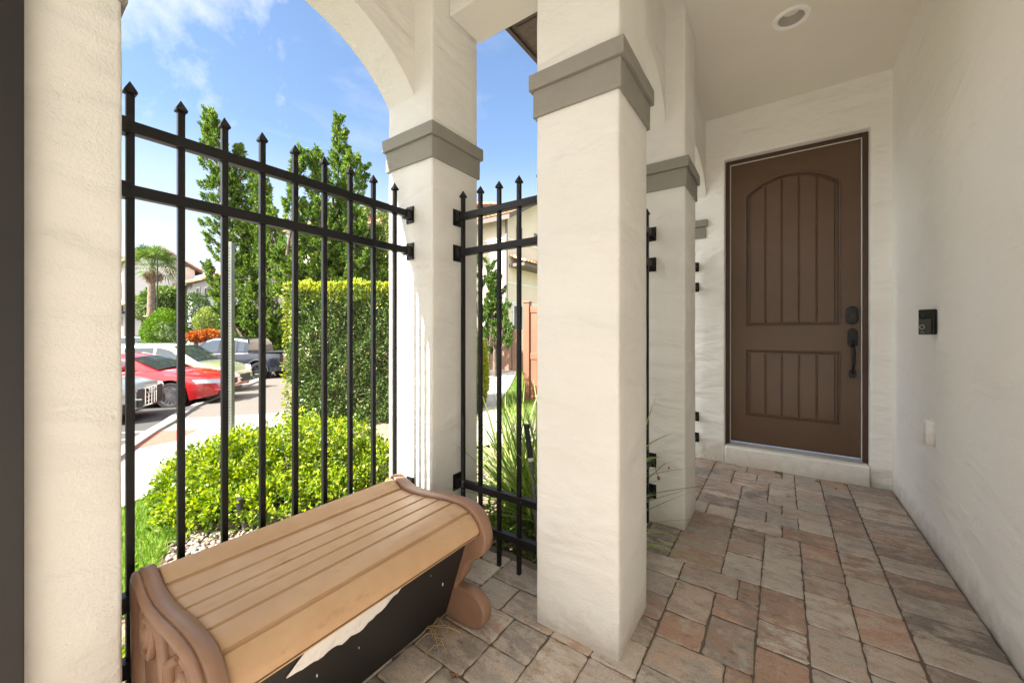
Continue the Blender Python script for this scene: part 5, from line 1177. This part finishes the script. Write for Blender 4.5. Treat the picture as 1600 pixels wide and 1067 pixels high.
# ================================================================== CARS
def car_paint(name, col, rough=.25, metal=.0): return mat(name, col, rough, metal=metal, spec=.5, coat=1.)
M['glass'] = mat('car_glass', (.035, .045, .05), .04, spec=.9, coat=.5)
M['tyre'] = mat('tyre', (.018, .018, .018), .8)
M['rim'] = mat('alloy', (.55, .55, .56), .3, metal=.9)
M['rimd'] = mat('dark_alloy', (.05, .05, .055), .35, metal=.7)
M['chrome'] = mat('chrome', (.75, .75, .76), .15, metal=1.)
M['cladding'] = mat('black_trim', (.02, .02, .02), .6)
M['hlamp'] = mat('headlight_lens', (.55, .57, .60), .08, spec=.9, coat=1.)
M['tlamp'] = mat('tail_light', (.35, .02, .015), .15, coat=1.)
def car(label, loc, heading, paint, Lc, Wc, hood, green, sidew, wheels, wr, rimm, roofm=None, grille=None, lamps=True, group='cars parked along the street', cat='car', name='parked_car', bed=None, zb=.22, spokes=10, clad=False, archm=None):
    """local frame: x forward, y left, z up; hood = [(x, z)] top line of lower body; green = [(x, z)] roof line; sidew = list of side window polygons (x,z)"""
    t = thing(name, loc, label, cat, group, heading); hw = Wc / 2
    hx = [p[0] for p in hood]; hz_ = [p[1] for p in hood]; xs = sorted(set([round(v, 3) for v in np.linspace(hx[0], hx[-1], 90)])); ra = wr + .07
    def halfw(x, z, top):
        e0 = (x - hx[0]); e1 = (hx[-1] - x); k = 1.0
        k *= 1 - .30 * max(0, 1 - e1 / .75) ** 2.2; k *= 1 - .20 * max(0, 1 - e0 / .55) ** 2.4
        s = (z - zb) / max(.3, top - zb); return hw * k * (1 - .05 * max(0, .35 - s) - .13 * max(0, s - .72) ** 1.2 * 2)
    b = MB(); NS = 9; rings = []
    for x in xs:
        top = float(np.interp(x, hx, hz_)); low = zb + .10 * max(0, 1 - (hx[-1] - x) / .5) + .10 * max(0, 1 - (x - hx[0]) / .5)
        sb = low
        for wx in wheels:
            if abs(x - wx) < ra: sb = max(sb, wr + math.sqrt(ra * ra - (x - wx) ** 2))
        ring = []
        for s in np.linspace(0, 1, NS): z = sb + (top - .02 - sb) * s; ring.append((x, halfw(x, z, top), z))
        y_ = ring[-1][1]; ring += [(x, y_ * .93, top + .005), (x, y_ * .6, top + .028), (x, 0, top + .038)]
        ring += [(x, -p[1], p[2]) for p in ring[-2::-1]]; rings.append(ring)
    m = len(rings[0]); v = [q for r_ in rings for q in r_]; f = []
    for j in range(len(rings) - 1):
        for i in range(m - 1): f.append((j * m + i, j * m + i + 1, (j + 1) * m + i + 1, (j + 1) * m + i))
    f.append(tuple(range(m))); f.append(tuple(range((len(rings) - 1) * m, len(rings) * m))[::-1]); b.add(v, f)
    b.build('body', paint, t, smooth=True, local=True, angle=50)
    b = MB(); b.box(hx[0] + .12, hx[-1] - .14, -hw * .80, hw * .80, zb + .02, wr * 2 + .05 if False else min(hz_) - .1); b.build('underbody', M['cladding'], t, local=True)
    # wheel arch trim
    if clad:
        for wx in wheels:
            for s in (-1, 1):
                b = MB(); pts = [(wx + (ra + .02) * math.cos(a), s * (halfw(wx, wr + .3, 1.) + .0), wr + (ra + .02) * math.sin(a)) for a in np.linspace(0, math.pi, 17)]; b.tube(pts, .045, 6); b.build('arch_trim', M['cladding'], t, local=True, smooth=True)
    # greenhouse
    gx = [p[0] for p in green]; gz = [p[1] for p in green]; base = lambda x: float(np.interp(x, hx, hz_))
    gxs = sorted(set(list(np.round(np.linspace(gx[0], gx[-1], 40), 3)) + gx)); zt_max = max(gz); rings = []
    def gw(x, z): 
        bz = base(x); s = max(0, (z - bz) / max(.25, zt_max - bz)); return hw * (.86 - .17 * s) * (1 - .10 * max(0, 1 - (gx[-1] - x) / .9) ** 2)
    for x in gxs:
        top = float(np.interp(x, gx, gz)); bz = base(x) - .03; top = max(top, bz + .012); ring = []
        for s in (0, .25, .5, .75, .92): z = bz + (top - bz) * s; ring.append((x, gw(x, z), z))
        y_ = gw(x, top); ring += [(x, y_ * .93, top - .004), (x, y_ * .5, top + .02 * min(1, (top - bz) * 3)), (x, 0, top + .03 * min(1, (top - bz) * 3))]; ring += [(x, -p[1], p[2]) for p in ring[-2::-1]]; rings.append(ring)
    m = len(rings[0]); v = [q for r_ in rings for q in r_]; f = []
    for j in range(len(rings) - 1):
        for i in range(m - 1): f.append((j * m + i, j * m + i + 1, (j + 1) * m + i + 1, (j + 1) * m + i))
    f.append(tuple(range(m))); f.append(tuple(range((len(rings) - 1) * m, len(rings) * m))[::-1])
    b = MB(); b.add(v, f); b.build('cabin', roofm or paint, t, smooth=True, local=True, angle=45)
    for s in (-1, 1):
        for poly in sidew:
            b = MB(); v = []; n = len(poly)
            # fan in strips so that the pane follows the curved side
            k = 5; P = []
            (a0, a1) = poly[0], poly[-1]
            cxp = sum(p[0] for p in poly) / n; czp = sum(p[1] for p in poly) / n
            for rr in (1., .66, .33):
                for p in poly: x = cxp + (p[0] - cxp) * rr; z = czp + (p[1] - czp) * rr; v.append((x, s * (gw(x, z) + .006), z))
            v.append((cxp, s * (gw(cxp, czp) + .006), czp)); f = []
            for r_ in range(2):
                for i in range(n): f.append((r_ * n + i, r_ * n + (i + 1) % n, (r_ + 1) * n + (i + 1) % n, (r_ + 1) * n + i))
            for i in range(n): f.append((2 * n + i, 2 * n + (i + 1) % n, 3 * n))
            b.add(v, f); b.build('side_window', M['glass'], t, local=True, smooth=True)
    # windscreen and rear window
    def screen(xa, xb, nm):
        b = MB(); v = []; f = []; k = 8; q = 8
        for i in range(k + 1):
            x = xa + (xb - xa) * i / k; z = float(np.interp(x, gx, gz)); 
            for j in range(q + 1): s = -1 + 2 * j / q; y = s * gw(x, z) * .90; v.append((x, y, z + .016 + .026 * (1 - s * s)))
        for i in range(k):
            for j in range(q): a = i * (q + 1) + j; f.append((a, a + 1, a + q + 2, a + q + 1))
        b.add(v, f); b.build(nm, M['glass'], t, local=True, smooth=True)
    ws = sidew[0] if False else None
    i0 = max(i for i, z in enumerate(gz) if z > zt_max - .09); screen(gx[i0] + .03, gx[-1] - .06, 'windscreen')
    i1 = min(i for i, z in enumerate(gz) if z > zt_max - .14); 
    if gx[i1] - gx[0] > .12: screen(gx[0] + .05, gx[i1] - .04, 'rear_window')
    # wheels
    for wx in wheels:
        for s in (-1, 1):
            yw = s * (hw * .985 - .11); b = MB(); r0 = wr * .70
            b.lathe([(r0, -.10), (wr * .93, -.105), (wr, -.07), (wr, .07), (wr * .93, .105), (r0, .10), (r0, -.10)], (wx, yw, wr), 'y', 32); wh = b.build('wheel', M['tyre'], t, smooth=True, local=True)
            b = MB(); b.lathe([(r0 * 1.0, s * .08), (r0 * 1.01, s * .103), (r0 * .93, s * .103), (r0 * .90, s * .05), (r0 * .3, s * .02), (.001, s * .02)], (wx, yw, wr), 'y', 32)
            for k in range(spokes):
                a = 2 * math.pi * k / spokes; u = Vector((math.cos(a), 0, math.sin(a))); n_ = Vector((-math.sin(a), 0, math.cos(a))); b.obox(Vector((wx, yw + s * .088, wr)) + u * r0 * .52, u, n_, Vector((0, 1, 0)), r0 * .44, r0 * .05, .012)
            b.lathe([(.001, s * .108), (r0 * .16, s * .104), (r0 * .17, s * .07)], (wx, yw, wr), 'y', 16); rm = b.build('rim', rimm, None, smooth=True); rm.parent = wh
            b = MB(); b.lathe([(ra - .01, -.16 * s), (ra - .01, .02 * s)], (wx, yw, wr), 'y', 24); b.lathe([(ra - .01, -.14 * s), (.001, -.14 * s)], (wx, yw, wr), 'y', 24); b.build('wheel_well', M['cladding'], t, local=True, smooth=True)
    # mirrors
    for s in (-1, 1):
        mxp = gx[-1] - .62; mz = base(mxp) + .10; b = MB(); b.lathe([(.001, -.11), (.06, -.09), (.085, 0), (.06, .09), (.001, .11)], (mxp, s * (hw + .05), mz), 'y', 12); b.box(mxp - .02, mxp + .04, min(s * hw * .84, s * hw), max(s * hw * .84, s * hw), mz - .06, mz - .03); b.build('mirror', paint, t, local=True, smooth=True)
    # door seams and handles
    for s in (-1, 1):
        b = MB()
        for xd in (wheels[1] + wr + .35, (wheels[0] + wheels[1]) / 2 - .12):
            top = base(xd); pts = [(xd, s * (halfw(xd, z, top) + .001), z) for z in np.linspace(zb + .2, top - .03, 8)]; b.tube(pts, .006, 4)
        b.build('door_seam', M['cladding'], t, local=True)
        for xd in (wheels[1] + wr + .55, (wheels[0] + wheels[1]) / 2 + .08):
            z = base(xd) - .13; b = MB(); b.box(xd, xd + .2, min(s * halfw(xd, z, base(xd)), s * (halfw(xd, z, base(xd)) + .03)), max(s * halfw(xd, z, base(xd)), s * (halfw(xd, z, base(xd)) + .03)), z - .015, z + .015); b.build('door_handle', paint, t, local=True, bevel=.005)
    t['_'] = 0; del t['_']
    return t, halfw, base
def front_patch(t, halfw, base, Lf, z0, z1, y0, y1, off, m_, name, n=10, side=None, skew=0, hw_scale=1):
    """a panel that wraps the nose between lateral fractions y0..y1 (0 centre, 1 full width, >1 wraps to the side)"""
    b = MB(); v = []; f = []; k = 5
    def nose(y, z):
        # find x where halfw equals |y|, else the nose plane
        top = base(Lf); xx = Lf
        for i in range(60):
            x = Lf - i * .02
            if halfw(x, z, base(x)) >= abs(y): return x
        return Lf - 1.2
    for i in range(n + 1):
        y = y0 + (y1 - y0) * i / n
        for j in range(k + 1):
            z = z0 + (z1 - z0) * j / k + skew * abs(i / n); x = nose(y, z); dirv = Vector((1, .0, 0)) if abs(y) < .55 else Vector((.6, math.copysign(.8, y), 0)); p = Vector((x, y, z)) + dirv * off; v.append(tuple(p))
    for i in range(n):
        for j in range(k): a = i * (k + 1) + j; f.append((a, a + 1, a + k + 2, a + k + 1))
    b.add(v, f); return b.build(name, m_, t, local=True, smooth=True)

def place(px, py_ground, d): c = at(px, d); return (c.x, c.y, g(c.x))
# --- red coupe
red = car_paint('red_paint', (.42, .012, .015)); PHI = R(36)
def locate(wheel_px, d, heading, wxl, side_y):
    """put the car so that its near front wheel stands at column wheel_px, depth d"""
    p = at(wheel_px, d); h = Vector((math.cos(heading), math.sin(heading), 0)); lft = Vector((-h.y, h.x, 0)); q = Vector((p.x, p.y, 0)) - h * wxl - lft * side_y; return (q.x, q.y, g(q.x) + .0)
hd = PHI + R(10); L_ = 4.64
loc = locate(268, 9.7, hd, 1.40, -.84)
t, hwf, bs = car('red two door coupe', loc, hd, red, L_, 1.84,
    [(-2.30, .78), (-2.2, .95), (-1.9, 1.02), (-.9, .98), (.2, .93), (.75, .95), (1.4, .88), (1.9, .78), (2.2, .68), (2.33, .52)],
    [(-1.75, 1.03), (-1.1, 1.27), (-.5, 1.36), (.0, 1.36), (.35, 1.28), (1.05, .94)],
    [[(-1.0, 1.0), (.62, .97), (.22, 1.22), (-.15, 1.29), (-.6, 1.28), (-.95, 1.20)]], [-1.40, 1.40], .335, M['rim'], spokes=14)
tag(t, 'red two door coupe parked between the silver car and the pale green one')
for s in (-1, 1): front_patch(t, hwf, bs, 2.33, .60, .70, s * .42, s * .86, .012, M['hlamp'], 'headlight', skew=.03)
front_patch(t, hwf, bs, 2.33, .50, .66, -.36, .36, .014, M['cladding'], 'grille'); front_patch(t, hwf, bs, 2.33, .26, .40, -.60, .60, .014, M['cladding'], 'lower_intake')
for s in (-1, 1): b = MB(); b.lathe([(.001, .02), (.06, .01), (.065, -.02)], (2.23, s * .62, .42), 'x', 14); b.build('fog_light', M['hlamp'], t, local=True)
# --- green boxy wagon
grn = car_paint('pale_green_paint', (.27, .31, .16), .3)
hd = PHI + R(7); loc = locate(312, 12.0, hd, 1.28, -.84)
t, hwf, bs = car('x', loc, hd, grn, 4.15, 1.80,
    [(-2.05, .90), (-1.95, 1.02), (-1.0, 1.02), (.3, 1.02), (.85, 1.04), (1.4, .98), (1.85, .86), (2.08, .66)],
    [(-2.0, 1.40), (-1.85, 1.56), (-1.2, 1.62), (-.2, 1.62), (.35, 1.56), (1.15, 1.03)],
    [[(-1.75, 1.08), (-1.0, 1.06), (-1.0, 1.48), (-1.7, 1.44)], [(-.92, 1.06), (-.12, 1.06), (-.12, 1.52), (-.92, 1.50)], [(-.04, 1.06), (.80, 1.08), (.38, 1.42), (.15, 1.50), (-.04, 1.52)]], [-1.28, 1.28], .33, M['rim'], roofm=car_paint('white_roof', (.62, .61, .55), .3), spokes=8)
tag(t, 'pale green boxy hatchback with white roof parked behind the red coupe')
for s in (-1, 1): front_patch(t, hwf, bs, 2.08, .72, .88, s * .50, s * .86, .012, M['hlamp'], 'headlight'); front_patch(t, hwf, bs, 2.08, .36, .48, s * .5, s * .78, .012, M['cladding'], 'fog_surround')
front_patch(t, hwf, bs, 2.08, .36, .62, -.46, .46, .012, M['cladding'], 'grille')
b = MB(); b.box(1.02, 1.22, -.925, -.895, .82, .86); b.box(1.02, 1.22, .895, .925, .82, .86); b.build('fender_vent', M['cladding'], t, local=True)
# --- silver car with a large chrome grille, nearest
slv = car_paint('silver_paint', (.36, .37, .38), .3, .5)
hd = PHI + R(20); loc = locate(98, 7.2, hd, 1.45, -.86)
t, hwf, bs = car('x', loc, hd, slv, 4.75, 1.88,
    [(-2.35, .85), (-2.2, .98), (-1.2, 1.0), (.3, .98), (.9, .99), (1.5, .93), (2.0, .84), (2.26, .76), (2.38, .62)],
    [(-1.9, 1.03), (-1.3, 1.36), (-.5, 1.45), (.1, 1.44), (.45, 1.36), (1.15, .99)],
    [[(-1.3, 1.04), (-.3, 1.03), (-.3, 1.36), (-.8, 1.36), (-1.25, 1.24)], [(-.2, 1.03), (.80, 1.03), (.35, 1.30), (-.2, 1.36)]], [-1.45, 1.45], .34, M['rim'], spokes=10)
tag(t, 'silver car with large black and chrome grille, nearest of the parked cars')
gr = front_patch(t, hwf, bs, 2.38, .34, .72, -.52, .52, .016, M['cladding'], 'grille')
b = MB()
for k in range(9): y = -.46 + .115 * k; b.tube([(2.38 + .03 - .07 * (y / .5) ** 2, y, .36), (2.38 + .035 - .07 * (y / .5) ** 2, y, .70)], .010, 5)
for z in (.35, .71): b.tube([(2.41 - .07 * (y / .5) ** 2, y, z) for y in np.linspace(-.50, .50, 12)], .014, 6)
for k in range(3): b.tube([(2.405 - .07 * (y / .5) ** 2, y, .43 + .09 * k) for y in np.linspace(-.50, .50, 12)], .006, 5)
b.build('grille_slat', M['chrome'], t, local=True, smooth=True)
b = MB()
for k in range(4): yy = -.108 + .072 * k; b.tube([(2.428, yy + .048 * math.cos(a), .63 + .048 * math.sin(a)) for a in np.linspace(0, 2 * math.pi, 21)], .007, 6, cap=False)
b.build('ring_emblem', M['chrome'], t, local=True, smooth=True)
for s in (-1, 1): front_patch(t, hwf, bs, 2.38, .64, .76, s * .58, s * .88, .012, M['hlamp'], 'headlight'); front_patch(t, hwf, bs, 2.38, .30, .46, s * .60, s * .86, .012, M['cladding'], 'side_intake')
# --- dark blue pickup facing away to the left
blu = car_paint('dark_blue_paint', (.003, .005, .013), .3)
def pickup(label, wheel_px, d, hd, paint, near_side, wheel_local, scale=1.):
    loc = locate(wheel_px, d, hd, wheel_local, near_side)
    t, hwf, bs = car(label, loc, hd, paint, 5.5, 2.0,
        [(-2.75, .95), (-2.70, 1.18), (-1.25, 1.20), (-1.0, 1.18), (.4, 1.16), (1.2, 1.20), (1.9, 1.16), (2.5, 1.08), (2.72, .86)],
        [(-1.18, 1.55), (-1.05, 1.80), (-.4, 1.88), (.5, 1.86), (.85, 1.76), (1.65, 1.19)],
        [[(-1.0, 1.26), (-.72, 1.26), (-.72, 1.70), (-.98, 1.70)], [(-.62, 1.24), (.12, 1.24), (.12, 1.76), (-.62, 1.76)], [(.2, 1.24), (1.25, 1.24), (.82, 1.64), (.55, 1.75), (.2, 1.77)]], [-1.72, 1.72], .41, M['rimd'], clad=True, cat='pickup truck', name='pickup_truck', zb=.36, spokes=6, group='pickup trucks parked beyond the cars')
    for s in (-1, 1): front_patch(t, hwf, bs, 2.72, .92, 1.02, s * .5, s * .92, .012, M['hlamp'], 'headlight')
    b = MB(); b.box(-2.765, -2.74, -.78, -.62, .95, 1.12); b.build('tail_light', M['tlamp'], t, local=True); b = MB(); b.box(-2.765, -2.74, .62, .78, .95, 1.12); b.build('tail_light', M['tlamp'], t, local=True)
    b = MB(); b.box(-2.64, -1.28, -.82, .82, 1.235, 1.245); b.build('bed_cover', M['cladding'], t, local=True)
    return t
pickup('dark blue pickup truck facing left behind the green hatchback', 404, 17.0, PHI + R(180 - 4), blu, .92, -1.72)
pickup('black pickup truck facing right beyond the cars, in front of the garage', 246, 23.5, PHI + R(2), car_paint('black_paint', (.014, .014, .015), .25), -.92, 1.72)
